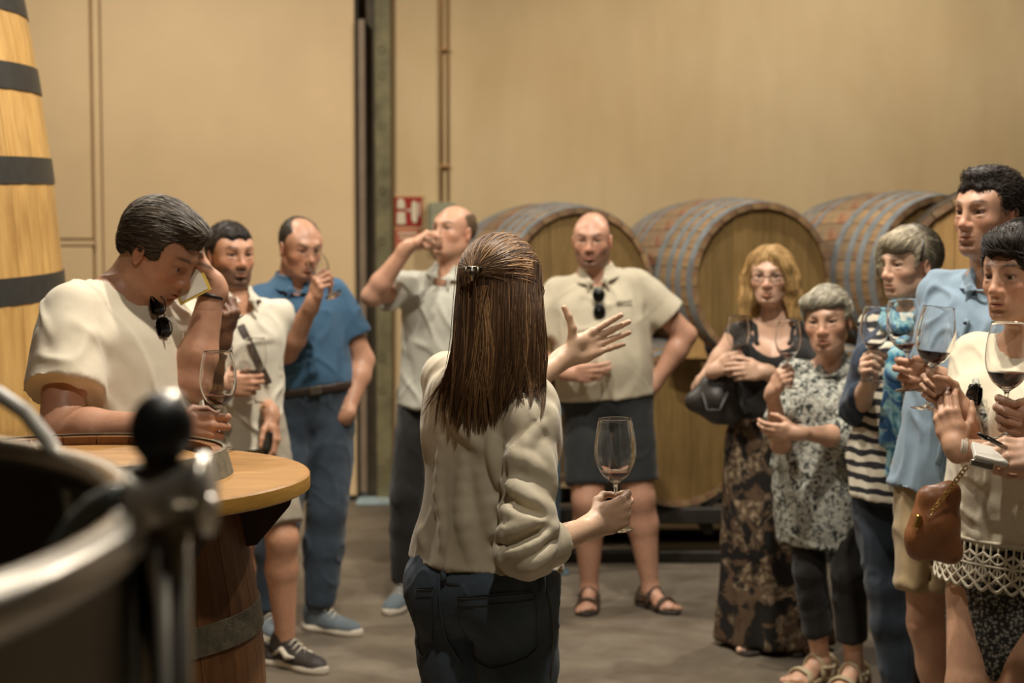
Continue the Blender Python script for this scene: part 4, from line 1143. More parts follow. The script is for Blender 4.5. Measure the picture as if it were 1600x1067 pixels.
o = MB().tube(wh, .0082, 12).build('white_hose', mat_plain('white_hose_plastic', srgb(196,190,176), .3), smooth=True); tag(o, 'white plastic hose arching into the steel tank', 'hose')

# ceiling lamps
M_BULB = None
def lamp(i, p, e, ss):
    l_ = bpy.data.lights.new('lamp_light', 'SPOT'); l_.energy = e; l_.spot_size = radians(ss); l_.spot_blend = .6; l_.shadow_soft_size = .07; l_.color = (1., .92, .80)
    lo = bpy.data.objects.new('lamp_light', l_); lo.location = p; COL.objects.link(lo)
    r = empty('ceiling_lamp', p, ['bell-shaped ceiling lamp above the guests on the right', 'bell-shaped ceiling lamp above the guide', 'bell-shaped ceiling lamp near the cream door', 'bell-shaped ceiling lamp in front of the barrels', 'bell-shaped ceiling lamp above the steel tank'][i], 'lamp', 'ceiling lamps')
    auto_smooth(MB().lathe([(.03, .22), (.05, .20), (.12, .12), (.17, .03), (.175, .02), (.165, .03), (.11, .115), (.045, .19)], 32, p).build('shade', M_DARKST, r), 40)
    MB().tube([vec(*p)+vec(0,0,.2), vec(p[0], p[1], ZC)], .012, 8).build('rod', M_DARKST, r)
for i, (p, e, ss) in enumerate(LAMPS): lamp(i, p, e, ss)
# ------------------------------------------------------------------ glasses and small things
def glass_mat():
    t = NT('clear_glass'); t.set(Roughness=.0, IOR=1.45); t.b.inputs['Transmission Weight'].default_value = 1.; t.b.inputs['Base Color'].default_value = (1, 1, 1, 1)
    return t.m
M_GLASS = glass_mat()
def wine_mat():
    t = NT('red_wine'); n = t.noise(t.coord(), 30, 2)
    t.base(t.ramp(n, 'Fac', [(.3, srgb(52,8,12)), (.7, srgb(72,14,16))])); t.set(Roughness=.04, IOR=1.34); t.b.inputs['Transmission Weight'].default_value = .25
    return t.m
M_WINE = wine_mat()
GP = [(0,0),(.037,0),(.0385,.0012),(.037,.0024),(.020,.0050),(.008,.0085),(.0042,.016),(.0036,.03),(.0034,.06),(.0038,.085),(.0060,.098),(.014,.104),(.028,.116),(.0385,.135),(.0440,.160),(.0430,.186),(.0385,.214),(.0348,.2335),(.0345,.2355),(.0342,.236)]
def spl(P, m=4):
    P = np.array(P, float); t = np.r_[0, np.cumsum(np.sqrt((np.diff(P, axis=0)**2).sum(1)))]; _, V_ = smooth_tab(t, P, len(P)*m); V_[:, 0] = np.maximum(V_[:, 0], 0); return [tuple(v) for v in V_]
GI = [(.0340,.2358),(.0338,.2335),(.0377,.214),(.0420,.186),(.0429,.160),(.0374,.1355),(.0270,.1175),(.0130,.1065),(0,.1045)]
def inner_r(z):
    q = sorted((b, a) for a, b in GI); return float(np.interp(z, [x for x, _ in q], [y for _, y in q]))
def wine_glass(pt, axis, label, at=.055, sc=1., level=.128, group='wine glasses in the guests\' hands'):
    ax = nrm(axis); R = basis(ax); base = np.asarray(pt, float)-ax*at*sc
    o = empty('wine_glass', base, label, 'wine glass', group)
    MB().lathe([(r*sc, z*sc) for r, z in GP[:9]+spl(GP[9:-2], 3)+GP[-2:]+GI[:1]+spl(GI[1:], 3)], 48, base, R).build('glass', M_GLASS, o, smooth=True)
    if level:
        zs_ = np.linspace(.1047, level, 8); pr = [(0, .1047)]+[(max(inner_r(z)+.0003, .002), z) for z in zs_[1:]]+[(inner_r(level)*.97, level+.0002), (0, level+.0002)]
        MB().lathe([(r*sc, z*sc) for r, z in pr], 32, base, R).build('wine', M_WINE, o, smooth=True)
    return o
M_LENS = mat_plain('dark_lens', srgb(18,16,14), .08); M_FRAME = mat_plain('dark_frame', srgb(30,24,18), .25)
def sunglasses(c, right, down, out, label, sc=1.):
    """folded sunglasses: right = lens to lens, down, out = away from the chest"""
    r, dn, ou = nrm(right), nrm(down), nrm(out); R3 = np.stack([r, dn, ou]); c = np.asarray(c, float)
    o = empty('sunglasses', c, label, 'sunglasses', 'sunglasses hung at the neckline')
    for sg in (1, -1):
        F_ = Field([ell(c+r*sg*.034*sc, (.029*sc, .023*sc, .006*sc), R3, 0)]); V, Q = F_.mesh(.003); mesh_obj('lens', V, Q, M_LENS, o)
        MB().tube([c+r*sg*.034*sc+r*.030*sc*cos(a)+dn*.024*sc*sin(a)+ou*.004 for a in np.linspace(0, 2*pi, 25)], .0022*sc, 6, False).build('rim', M_FRAME, o, smooth=True)
        MB().tube([c+r*sg*.066*sc-dn*.008*sc, c+r*sg*.066*sc-ou*.010, c+r*sg*-.05*sc-ou*.014-dn*.004], .0025*sc, 6).build('temple', M_FRAME, o, smooth=True)
    MB().tube([c-r*.008*sc-dn*.006*sc+ou*.004, c-dn*.010*sc+ou*.007, c+r*.008*sc-dn*.006*sc+ou*.004], .0022*sc, 6).build('bridge', M_FRAME, o, smooth=True)
    return o
M_JEAN = mat_cloth('blue_jeans', srgb(52,63,74), .25, 1400, .9, .4); M_JEAND = mat_cloth('dark_blue_jeans', srgb(44,52,62), .3, 1400, .9, .4)
M_BLK = mat_cloth('black_cloth', srgb(34,32,30), .15); M_WSOLE = mat_plain('white_sole', srgb(196,186,168), .6); M_GREYSH = mat_cloth('grey_blue_knit', srgb(96,106,112), .2, 300, .9, .5)
M_LEATH = mat_plain('brown_sandal_leather', srgb(70,54,40), .6, 0, .2, 20, .3, 90)
M_BAND = mat_plain('black_rubber_band', srgb(26,24,22), .5); M_GOLD = mat_plain('gold', srgb(190,150,84), .25, 1.)
def ribbon(name, pts, nv, hw, th, mat, parent=None):
    pts = np.asarray(pts, float); T = np.gradient(pts, axis=0); nv = nrm(nv); V = []; F_ = []
    for q, t in zip(pts, T):
        sd = nrm(np.cross(t, nv)); nn_ = nrm(np.cross(sd, t)); V += [q-sd*hw, q+sd*hw, q+sd*hw+nn_*th, q-sd*hw+nn_*th]
    for i in range(len(pts)-1):
        for k in range(4): F_.append((4*i+k, 4*i+(k+1) % 4, 4*i+4+(k+1) % 4, 4*i+4+k))
    F_ += [(3, 2, 1, 0), tuple(4*(len(pts)-1)+k for k in range(4))]
    return auto_smooth(mesh_obj(name, V, F_, mat, parent, smooth=False), 50)
def fwd_flow(L): return np.stack([L[:, 0]*3, .35+0*L[:, 0], .1-6*np.maximum(np.abs(L[:, 0])-.045, 0)], 1)
def back_flow(L): return np.stack([L[:, 0]*4, -1+0*L[:, 0], -.2-5*np.maximum(-.04-L[:, 1], 0)-.3*np.abs(L[:, 0])*8], 1)
def down_flow(L): return np.stack([L[:, 0]*2.5, L[:, 1]*2.5, -1+0*L[:, 0]], 1)
def sandals(P, sd, fdir, mat, solemat, straps=3):
    an = P.legs[sd][2]; d = nrm(vec(fdir[0], fdir[1], 0)); g = vec(an[0], an[1], 0); lat = np.cross((0,0,1.), d); Pp = lambda x, y, z: g+d*x+lat*y+vec(0,0,z)
    S_ = Field([loft(g, np.stack([lat, vec(0,0,1), d]), [(-.085,.015,.03,.03,0,.008),(-.05,.038,.03,.03,0,.008),(.03,.036,.03,.03,0,.008),(.11,.050,.03,.03,0,.008),(.16,.043,.03,.03,0,.008),(.195,.014,.03,.03,0,.008)], 0), plane((0,0,0), (0,0,-1)), plane((0,0,.018), (0,0,1))])
    V, Q = S_.mesh(.005); o = mesh_obj('sandal', V, Q, solemat, P.root)
    spec = [(.115, .050, .052, .013), (.035, .046, .088, .011), (-.05, .040, .075, .010)][:straps]
    for x, y, z, r in spec:
        pts = [Pp(x-(.01 if t == 2 else 0), y*cos(t_), max(.012, z*sin(t_)+.012)) for t, t_ in enumerate(np.linspace(0, pi, 9))]
        m = MB()
        for k in (-.6, .6): m.tube([p+d*k*r for p in pts], .0052, 6)
        m.tube(pts, .0056, 6); m.build('strap', mat, o, smooth=True)
    MB().tube([Pp(.035, .044, .06), Pp(-.02, .042, .05), Pp(-.07, .022, .055), Pp(-.082, 0, .06), Pp(-.07, -.022, .055), Pp(-.02, -.042, .05), Pp(.035, -.044, .06)], .007, 6).build('heel_strap', mat, o, smooth=True)
    return o
def ear_region(P): pass

def pelv(x, H, D, z=.52): q = W(x, 700, D); return vec(q[0], q[1], z*H)

# ================================================================== man in cream T-shirt at the barrel table
D = 3.92; p = lambda x, y, dd=0.: W(x, y, D+dd)
P1 = Person('heavy-set man in cream T-shirt with bowed head, one hand on his brow', 1.82, 62, pelv(205, 1.82, D, .515), p(196, 446), p(252, 392, -.02), hyaw=72, hpitch=34, sex='m', build=1.06, belly=.07,
            skin=(186,138,110), hair=(84,74,62), brow=(60,50,40), stubble=.25, h=.008, hh=.0026)
P1.arm('R', p(262, 668, -.36), p(118, 655, -.30), 'grip', d=(1,.05,-.06), n=(.0,1,-.15), hfine=.003, thick=1.08)
P1.arm('L', p(334, 446, .02), None, 'relaxed', elbow=p(300, 600, -.02), d=(-.40,-.10,.9), n=(-.85,-.15,-.45), hfine=.003)
for sd, dx in (('L', .10), ('R', -.10)): P1.leg(sd, vec(P1.pel[0]+.05, P1.pel[1]+dx*1.2, .09))
P1.finish()
M_TEE = mat_cloth('cream_tshirt', srgb(214,203,180), .05)
F_ = P1.shirt(.014, -.07, drape=(.94,.98,.92), sleeves={'R': dict(t=.66, ease=.022, flare=.018), 'L': dict(t=.62, ease=.018, flare=.014)})
P1.neckhole(F_, depth=.028, wd=P1.nr*1.22); F1_ = F_
T1 = P1.garment('t_shirt', F_, M_TEE, h=.0075, amp=.014, freq=7, seed=3, aniso=(1,1,.4))
Fp = Field(); P1.pants(Fp, .010, 2.); P1.garment('trousers', Fp, M_JEAND, h=.011, amp=.006)
for sd in 'LR': P1.shoe(sd, P1.f, mat_plain('brown_shoe', srgb(60,44,32), .5), M_WSOLE, h=.009)
Hf = short_hair(P1, front=.078, vol=.014, nape=-.055, side=-.02)
Hf.add(P1.hell((0,.035,.098), (.055,.055,.024), .02), P1.hell((0,-.070,-.02), (.064,.040,.045), .02))
hair_obj(P1, Hf, h=.0035, n=3200, dirf=back_flow, length=.085, step=.011, rad=.0011, var=.45, jitter=.12, amp=.003,
         colf=lambda c, L, r: c*(1+.9*np.clip((L[:, 1:2]-.02)/.06, 0, 1)*np.clip(.06-L[:, 2:3], 0, .05)/.05))
bracelet(P1, 'L', .90, M_BAND, r=.006, ease=.001)
sunglasses(trace_px(F1_, 250, 494, .016), (.28, -.1, -.92), (-.92, .2, -.28), vec(.80, -.6, .1), 'dark sunglasses hanging from the cream T-shirt neckline', .85)
wine_glass(P1.grip['R'][0]+vec(.012, 0, 0), (0, 0, 1), 'red wine glass standing by the T-shirt man\'s hand on the barrel table', at=.045, sc=.98, level=.130)
cc = p(303, 442, .02); cR = np.stack([nrm(p(327, 450)-p(277, 474)), vec(0, 1, 0)*.9, nrm(p(308, 410)-p(327, 450))], 0)
bk = empty('tasting_card', cc, 'white tasting card with yellow border below the raised hand', 'card')
e0 = p(312, 412, -.02); e1 = p(330, 452, -.04); e2 = p(282, 477, -.04); e3 = p(266, 440, -.02); nn = nrm(np.cross(e1-e0, e3-e0))*.0025
mesh_obj('card_sheet', [e0, e1, e2, e3, e0+nn, e1+nn, e2+nn, e3+nn], [(0,1,2,3), (7,6,5,4), (0,4,5,1), (1,5,6,2), (2,6,7,3), (3,7,4,0)], mat_plain('card_yellow', srgb(206,176,76), .6), bk, smooth=False)
cm = (e0+e1+e2+e3)/4; nn2 = -nn if (nn @ vec(0, -1, 0)) < 0 else nn
for sgn in (1, -1):
    q4 = [cm+(e-cm)*.84 for e in (e0, e1, e2, e3)]; o2 = (nn*1.3 if sgn > 0 else -nn*.3)
    mesh_obj('card_page', [x+o2 for x in q4]+[x+o2+nn*.2*sgn for x in q4], [(0,1,2,3), (7,6,5,4), (0,4,5,1), (1,5,6,2), (2,6,7,3), (3,7,4,0)], mat_plain('card_white', srgb(206,200,184), .7), bk, smooth=False)

# ================================================================== hidden guest whose raised hand shows
D = 4.75; p = lambda x, y, dd=0.: W(x, y, D+dd)
P0 = Person('guest in white shirt hidden behind the T-shirt man, sipping from a glass', 1.70, 30, pelv(232, 1.70, D, .51), p(236, 482), p(262, 420), hyaw=45, hpitch=12, skin=(112,76,54), hair=(40,32,26), h=.012, hh=.004)
P0.arm('L', p(346, 533, -.22), p(318, 640, -.05), 'grip', d=(.35,-.1,.92), n=(-.75,.35,.30), hfine=.004)
P0.arm('R', p(205, 640, -.1), p(175, 600, .0), 'relaxed')
for sd, dx in (('L', .09), ('R', -.09)): P0.leg(sd, vec(P0.pel[0]+dx, P0.pel[1], .09))
P0.finish()
M_WSH = mat_cloth('white_shirt', srgb(212,204,184), .05)
F_ = P0.shirt(.014, -.05, drape=(.95,.95,.9), sleeves={'L': dict(t=.6, ease=.016, flare=.012), 'R': dict(t=.6, ease=.016, flare=.012)}); P0.neckhole(F_)
P0.garment('shirt', F_, M_WSH, h=.010)
Fp = Field(); P0.pants(Fp, .010, 2.); P0.garment('trousers', Fp, M_JEAND, h=.012)
for sd in 'LR': P0.shoe(sd, P0.f, mat_plain('brown_shoe', srgb(60,44,32), .5), M_WSOLE, h=.010)
hair_obj(P0, short_hair(P0), h=.005, n=500, dirf=fwd_flow)
bracelet(P0, 'L', .90, M_STEELD, 'wristwatch', r=.006, flat=1.5, face=(.2,-1,.3), facemat=M_BLKPL)
wine_glass(P0.grip['L'][0], p(346, 462, -.22)-p(388, 518, -.22), 'tilted wine glass in the raised dark hand behind the T-shirt man', at=.06, sc=.9, level=.12)

# ================================================================== bearded man in white shirt
D = 5.75; p = lambda x, y, dd=0.: W(x, y, D+dd)
P2 = Person('bearded man in white shirt and grey shorts holding a glass at his waist', 1.76, 32, pelv(372, 1.76, D, .515), p(366, 470), p(360, 398), hyaw=36, hpitch=2, build=1.0, skin=(194,144,114), hair=(44,34,26), beard=(58,42,30), stubble=.8, brow=(36,28,22), h=.0095, hh=.003)
P2.arm('R', p(352, 604, -.22), p(296, 615, -.05), 'grip', d=(1,-.1,.05), n=(.1,1,0))
P2.arm('L', p(424, 648, -.10), p(402, 590, .1), 'relaxed', d=(.25,-.2,-1), n=(-1,.1,-.2))
P2.leg('L', p(446, 992, .0)*np.array([1,1,0])+vec(0,0,.09)); P2.leg('R', p(385, 992, .12)*np.array([1,1,0])+vec(0,0,.09))
P2.finish()
F_ = P2.shirt(.014, -.055, drape=(.95,.97,.92), sleeves={'R': dict(t=0, fore=.25, ease=.015, fease=.012), 'L': dict(t=0, fore=.55, ease=.015, fease=.013)}); P2.neckhole(F_, vneck=.10)
S2 = P2.garment('shirt', F_, M_WSH, h=.008, amp=.014, freq=8, seed=5); P2.collar(M_WSH, S2, hgt=.04, gap=.06, leaf=.045)
M_GSH = mat_cloth('grey_shorts', srgb(150,140,122), .08)
Fp = Field(); P2.pants(Fp, .010, .88, leg_ease=.010, flare=.010); P2.garment('shorts', Fp, M_GSH, h=.009, amp=.008, seed=2)
M_BSN = mat_plain('black_sneaker', srgb(52,46,42), .65, 0, .15, 30, .3, 150)
for sd in 'LR': P2.shoe(sd, ydir(52), M_BSN, M_WSOLE, h=.006, matb=M_WSOLE)
hair_obj(P2, short_hair(P2, front=.080, vol=.010, side=-.01, hl=.132), n=1500, dirf=fwd_flow, length=.04, step=.008, rad=.0009, h=.004)
bracelet(P2, 'R', .90, M_BAND, r=.006, flat=1.5); bracelet(P2, 'L', .95, M_STEEL, 'wristwatch', r=.006, face=(.3,-1,0), facemat=M_GOLD)
strap = trace_many(F_, [(376+44*t, 508+92*t) for t in np.linspace(0, 1, 12)], .004)
tag(ribbon('bag_strap', strap, (.35, -.9, .1), .014, .003, mat_plain('dark_strap', srgb(66,52,40), .6)), 'dark strap crossing the bearded man\'s white shirt', 'strap')
wine_glass(P2.grip['R'][0], (.02, 0, 1), 'red wine glass held by the bearded man at his waist', at=.065, sc=1.0, level=.118)
ph = P2.grip['L'][0]; tag(MB().box(ph+vec(.0, -.01, -.03), (.014, .075, .15), Rz(.5), bev=.004).build('phone', M_BLKPL, None), 'dark phone in the bearded man\'s lowered hand', 'phone')

# ================================================================== man in blue polo
D = 6.35; p = lambda x, y, dd=0.: W(x, y, D+dd)
P3 = Person('balding man in blue polo shirt drinking from a glass', 1.76, 22, pelv(482, 1.76, D), p(458, 443), p(470, 386, -.05), hyaw=34, hpitch=14, build=1.12, belly=.03, skin=(188,140,112), hair=(66,56,46), stubble=.2, h=.0095, hh=.003)
P3.arm('R', p(488, 474, -.36), p(408, 640, -.12), 'grip', d=(.28,-.35,.88), n=(.75,.3,.35))
P3.arm('L', p(541, 650, -.05), p(590, 580, .12), 'relaxed', d=(-.62,.25,-.75), n=(-.5,.8,0))
P3.leg('R', p(412, 985, -.1)*np.array([1,1,0])+vec(0,0,.09)); P3.leg('L', p(498, 948, -.05)*np.array([1,1,0])+vec(0,0,.09))
def bald(c, x, y, z, hd):
    return c
P3.finish()
M_BPOLO = mat_cloth('blue_polo', srgb(58,90,116), .07)
F_ = P3.shirt(.013, .058, drape=(.97,1.0,.95), sleeves={'R': dict(t=.62, ease=.018, flare=.016), 'L': dict(t=.66, ease=.016, flare=.012)}); P3.neckhole(F_)
S3 = P3.garment('polo_shirt', F_, M_BPOLO, h=.008, amp=.012, freq=7, seed=8); P3.collar(M_BPOLO, S3, hgt=.038, gap=.035)
Fp = Field(); P3.pants(Fp, .009, 1.96, waist=.06, leg_ease=.012, flare=.006); T3 = P3.garment('jeans', Fp, M_JEAN, h=.009, amp=.010, freq=10, seed=4)
Fb = Field([P3.torso_prim(.017, .040, .062)]); B3 = P3.garment('belt', Fb, mat_plain('dark_leather', srgb(48,36,28), .5), h=.008, amp=0)
MB().box(P3.tp(.0, P3.st[3, 2]+.024, .051*P3.H*P3.zs), (.05, .012, .035), P3.R.T, bev=.004).build('buckle', M_STEELD, B3)
for sd, a in (('L', 60), ('R', 30)): P3.shoe(sd, ydir(a), M_GREYSH, M_WSOLE, h=.006)
Hb = short_hair(P3, front=.05, vol=.006, nape=-.07, side=-.02); Hb.add(P3.hell((0,.04,.10), (.056,.085,.075), .012, 's'))
hair_obj(P3, Hb, n=900, dirf=back_flow, length=.03, step=.007, rad=.0008, h=.004)
bracelet(P3, 'L', .93, M_WSOLE, r=.004)
gm = P3.hp(.0, .115, -.072); ga = nrm(gm-P3.grip['R'][0]+vec(.0, .02, .0))
wine_glass(P3.grip['R'][0]+vec(.0, 0, .01), nrm(vec(-.42, .35, .75)), 'wine glass tipped to the mouth of the man in blue polo', at=.09, sc=.88, level=0)

# ================================================================== man in pale checked shirt
D = 6.75; p = lambda x, y, dd=0.: W(x, y, D+dd)
P4 = Person('bald man in pale short-sleeved shirt drinking with elbow raised', 1.80, -18, pelv(688, 1.80, D), p(702, 428), p(708, 362, -.02), hyaw=-38, hpitch=-8, build=1.0, skin=(202,154,126), hair=(104,84,62), h=.0095, hh=.003)
P4.arm('R', p(637, 386, -.26), p(572, 490, -.12), 'grip', d=(.82,-.1,.55), n=(.45,.2,-.85))
P4.arm('L', p(770, 640, -.02), p(790, 560, .1), 'relaxed', d=(0,0,-1), n=(-1,0,0))
P4.leg('R', p(630, 938)*np.array([1,1,0])+vec(0,0,.09)); P4.leg('L', p(735, 930)*np.array([1,1,0])+vec(0,0,.09)); P4.finish()
def seersucker():
    t = NT('pale_striped_shirt'); co = t.coord(); wv = t.n('ShaderNodeTexWave'); wv.inputs['Scale'].default_value = 26; wv.inputs['Distortion'].default_value = 1.2; wv.inputs['Detail'].default_value = 1; t.l(co, 0, wv, 'Vector')
    t.base(t.ramp(wv, 'Fac', [(.2, srgb(176,176,164)), (.8, srgb(204,200,184))])); t.set(Roughness=.85); t.bump(t.noise(co, 40, 3), 'Fac', .3, .006); return t.m
M_SEER = seersucker()
F_ = P4.shirt(.014, -.035, drape=(.97,1.0,.95), sleeves={'R': dict(t=.62, ease=.018, flare=.02), 'L': dict(t=.62, ease=.018, flare=.02)}); P4.neckhole(F_, vneck=.05)
S4 = P4.garment('shirt', F_, M_SEER, h=.008, amp=.012, freq=8, seed=11); P4.collar(M_SEER, S4, hgt=.04, gap=.045, leaf=.04)
Fp = Field(); P4.pants(Fp, .009, 1.96); P4.garment('jeans', Fp, M_BLK, h=.010, amp=.008)
for sd in 'LR': P4.shoe(sd, ydir(-14), M_GREYSH, M_WSOLE, h=.007)
Hb = short_hair(P4, front=.05, vol=.005, nape=-.07, side=-.02); Hb.add(P4.hell((0,.025,.10), (.068,.115,.085), .012, 's'))
hair_obj(P4, Hb, n=700, dirf=back_flow, length=.025, step=.007, rad=.0008, h=.004)
wine_glass(P4.grip['R'][0], nrm(P4.hp(.0, .105, -.05)-P4.grip['R'][0]), 'wine glass tipped to the lips of the bald man in pale shirt', at=.07, sc=.85, level=0)

# ================================================================== man in beige polo
D = 6.72; p = lambda x, y, dd=0.: W(x, y, D+dd)
P6 = Person('bald man in beige polo shirt, dark shorts and sandals, hand on hip', 1.78, -4, pelv(948, 1.78, D), p(932, 428), p(925, 374, -.05), hyaw=-10, hpitch=6, build=1.13, belly=.05, skin=(198,150,124), hair=(70,52,38), beard=(96,66,48), h=.0095, hh=.003)
P6.arm('R', p(890, 584, -.20), p(826, 560, -.02), 'relaxed', d=(.9,-.35,.05), n=(0,1,.1)); P6.arm('L', p(1020, 603, -.02), p(1100, 505, .02), 'relaxed', d=(-.65,-.45,-.5), n=(-.5,.8,-.1))
P6.leg('R', p(921, 920)*np.array([1,1,0])+vec(0,0,.085)); P6.leg('L', p(1016, 930)*np.array([1,1,0])+vec(0,0,.085)); P6.foot('R', ydir(-8)); P6.foot('L', ydir(32)); P6.finish()
M_BEIGE = mat_cloth('beige_polo', srgb(196,186,162), .05)
F_ = P6.shirt(.013, .0, drape=(.99,1.0,.95), sleeves={'R': dict(t=.66, ease=.020, flare=.018), 'L': dict(t=.64, ease=.020, flare=.018)}); P6.neckhole(F_, vneck=.055)
S6 = P6.garment('polo_shirt', F_, M_BEIGE, h=.008, amp=.013, freq=7, seed=21); P6.collar(M_BEIGE, S6, hgt=.036, gap=.055, leaf=.035)
patch(F_, [p(967, 459, -.2), p(997, 456, -.2), p(997, 461, -.2), p(967, 464, -.2)], 8, 3, .010, 'pocket_welt', mat_cloth('dark_beige_trim', srgb(120,110,92)), S6)
Fp = Field(); P6.pants(Fp, .010, .84, waist=.015, leg_ease=.006, flare=.006); P6.garment('shorts', Fp, mat_cloth('charcoal_shorts', srgb(46,48,48), .15), h=.009, amp=.008)
for sd, a in (('R', -8), ('L', 32)): sandals(P6, sd, ydir(a), M_LEATH, mat_plain('sandal_sole', srgb(48,40,32), .8))
Hb = short_hair(P6, front=.05, vol=.003, nape=-.07, side=-.02); Hb.add(P6.hell((0,.025,.10), (.069,.115,.088), .012, 's'))
hair_obj(P6, Hb, n=500, dirf=back_flow, length=.02, step=.006, rad=.0007, h=.004)
sunglasses(trace_px(F_, 936, 474, .016), (0.05, 0, -1), (1, 0, .05), (0, -1, .2), 'black sunglasses hanging from the beige polo placket', 1.05)

# ================================================================== the guide, seen from behind
D = 3.29; p = lambda x, y, dd=0.: W(x, y, D+dd)
P5 = Person('woman guide seen from behind in cream blouse and dark jeans, one arm outstretched', 1.61, 148, W(757, 905, 3.29), W(772, 562, 3.31), W(786, 450, 3.32), hyaw=152, hpitch=2, hroll=3, sex='f', build=1.0, bust=.0,
            skin=(216,178,148), hair=(74,50,32), h=.007, hh=.003, sh={'L': W(698, 590, 3.42), 'R': W(832, 662, 3.19)})
P5.arm('R', W(925, 822, 3.26), W(805, 900, 3.02), 'grip', d=(.88,.25,.36), n=(-.25,.95,-.05), hfine=.0022)
P5.arm('L', W(886, 556, 3.78), W(800, 700, 3.80), 'open', d=(.86,.22,.40), n=(.30,-.92,.10), hfine=.0022, hsc=1.05, curl=[(6,8,6),(4,8,6),(6,10,6),(10,12,8)], thumb=(.45,.85,.10, .10,.98,.05, -.05,1,.0))
for sd, dx in (('L', .075), ('R', -.075)): P5.leg(sd, P5.pel*np.array([1,1,0])+P5.l*dx+vec(0,0,.08)-P5.f*.02)
P5.finish()
M_BLOUSE = mat_cloth('cream_satin_blouse', srgb(206,193,166), .03, 1600, .55, .12, .25)
zz = P5.H*P5.zs
def bl_mod(st, z):
    st = st.copy()
    st[:, 3] += .022*np.exp(-((z-.09)/.07)**2); st[:, 1] += .016*np.exp(-((z-.07)/.06)**2); return st
F5 = P5.shirt(.014, .022, .325, drape=(.86,.9,.92), mod=bl_mod)
sR = P5.arms['R']; r_ = P5.ar['R']; a, e, w_ = sR; m_ = e+(w_-e)*.40
F5.add(cone(a, a+(e-a)*.3, .047, .051, .018), cone(a+(e-a)*.3, a+(e-a)*.8, .051, .053, .02), cone(a+(e-a)*.8, e+(w_-e)*.02, .053, .050, .02), cone(e, m_, .050, .046, .02), endcut(m_, nrm(w_-e), .10))
sL = P5.arms['L']; aL, eL, wL = sL
F5.add(cone(aL, eL, .040, .050, .04), cone(eL, eL+(wL-eL)*.30, .052, .044, .02), endcut(eL+(wL-eL)*.30, nrm(wL-eL), .09))
P5.neckhole(F5, depth=.0, wd=P5.nr*1.2)
def fold(F_, pts, r, k=.012, op='u', sub=3, sink=.45):
    """a raised (or sunken) crease laid along a line seen at these pixels"""
    X = []
    for i in range(len(pts)-1):
        for j in range(sub): t = j/sub; X.append((pts[i][0]*(1-t)+pts[i+1][0]*t, pts[i][1]*(1-t)+pts[i+1][1]*t))
    X.append(pts[-1]); base = Field(F_.p)
    Q_ = trace_many(base, X, -r*sink if op == 'u' else r*sink); ok_ = base.eval(Q_) < .02; Q_ = [q for q, o_ in zip(Q_, ok_) if o_]; n_ = len(Q_)
    if n_ < 2: return []
    return chain(Q_, [r*(.35+.65*sin(pi*min(max(i/(n_-1), .08), .92))) for i in range(n_)], k, op)
new = []
for pts, r in (([(786,752),(806,764),(832,784),(860,796)], .012), ([(770,840),(800,832),(835,814),(864,798)], .013), ([(776,868),(810,858),(845,836),(866,820)], .009), ([(820,890),(846,874),(862,854)], .007), ([(800,740),(812,706),(846,664)], .008), ([(850,700),(858,740),(862,770)], .008), ([(774,786),(796,800),(828,808)], .009), ([(800,712),(826,722),(852,742)], .007),
               ([(690,690),(684,770),(694,850)], .009), ([(660,715),(652,790),(660,850)], .009), ([(752,740),(768,810),(792,876)], .010), ([(725,720),(724,790),(738,868)], .008), ([(772,690),(778,720),(784,750)], .008), ([(700,640),(720,672),(752,700)], .006)):
    new += fold(F5, pts, r*.9, .022)
for pts, r in (([(792,776),(815,794),(848,806)], .006), ([(778,854),(810,846),(850,826)], .006), ([(792,738),(786,790),(774,850)], .007), ([(862,645),(845,652),(828,666),(812,688),(800,715),(792,745)], .0035), ([(812,880),(842,862),(862,842)], .004)):
    new += fold(F5, pts, r*.85, .020 if r > .004 else .005, 's')
F5.add(new)
def back_folds(V, N):
    L = (V-P5.pel)@P5.R.T; x, z = L[:, 0], L[:, 2]/zz
    tor = (np.abs(x) < .17)
    d = .006*np.sin(x*38+z*10+1.2*np.sin(z*22))*np.exp(-((z-.08)/.07)**2)
    d += .007*np.exp(-((x+.065-.35*(z-.2))/.012)**2)*np.exp(-((z-.17)/.05)**2)
    return d*tor
S5 = P5.garment('blouse', F5, M_BLOUSE, h=.0046, amp=.005, freq=8, seed=33, it=2, extra=back_folds)
# rolled cuff
Fc = Field([cone(m_-nrm(w_-e)*.045, m_, .050, .050, .006), cone(m_-nrm(w_-e)*.08, m_+nrm(w_-e)*.08, .038, .038, .003, 's'), endcut(m_, nrm(w_-e), .09), endcut(m_-nrm(w_-e)*.048, -nrm(w_-e), .09)])
Fc.add(cone(m_-nrm(w_-e)*.052-vec(0,0,.05), m_-vec(.01,0,.062), .012, .006, .02))
V, Q = Fc.mesh(.0042); V = relax(V, Q, 2, .5); mesh_obj('rolled_cuff', V, Q, M_BLOUSE, S5)
M_JEAN5 = mat_cloth('washed_dark_jeans', srgb(76,88,100), .35, 1500, .9, .45); M_STITCH = mat_plain('jean_stitch', srgb(86,84,78), .8)
Fj = Field(); P5.pants(Fj, .010, 1.96, waist=.026, leg_ease=.010)
for g in (1, -1): Fj.add(ell(P5.tp(g*.075, -.055, -.015*P5.H), (.082, .070, .085), P5.R, .04))
J5 = P5.garment('jeans', Fj, M_JEAN5, h=.0055, amp=.004, freq=14, seed=7)
Fw = Field([P5.torso_prim(.015, .0, .028)]); P5.garment('waistband', Fw, M_JEAN5, h=.0055, amp=.0005, parent=J5)
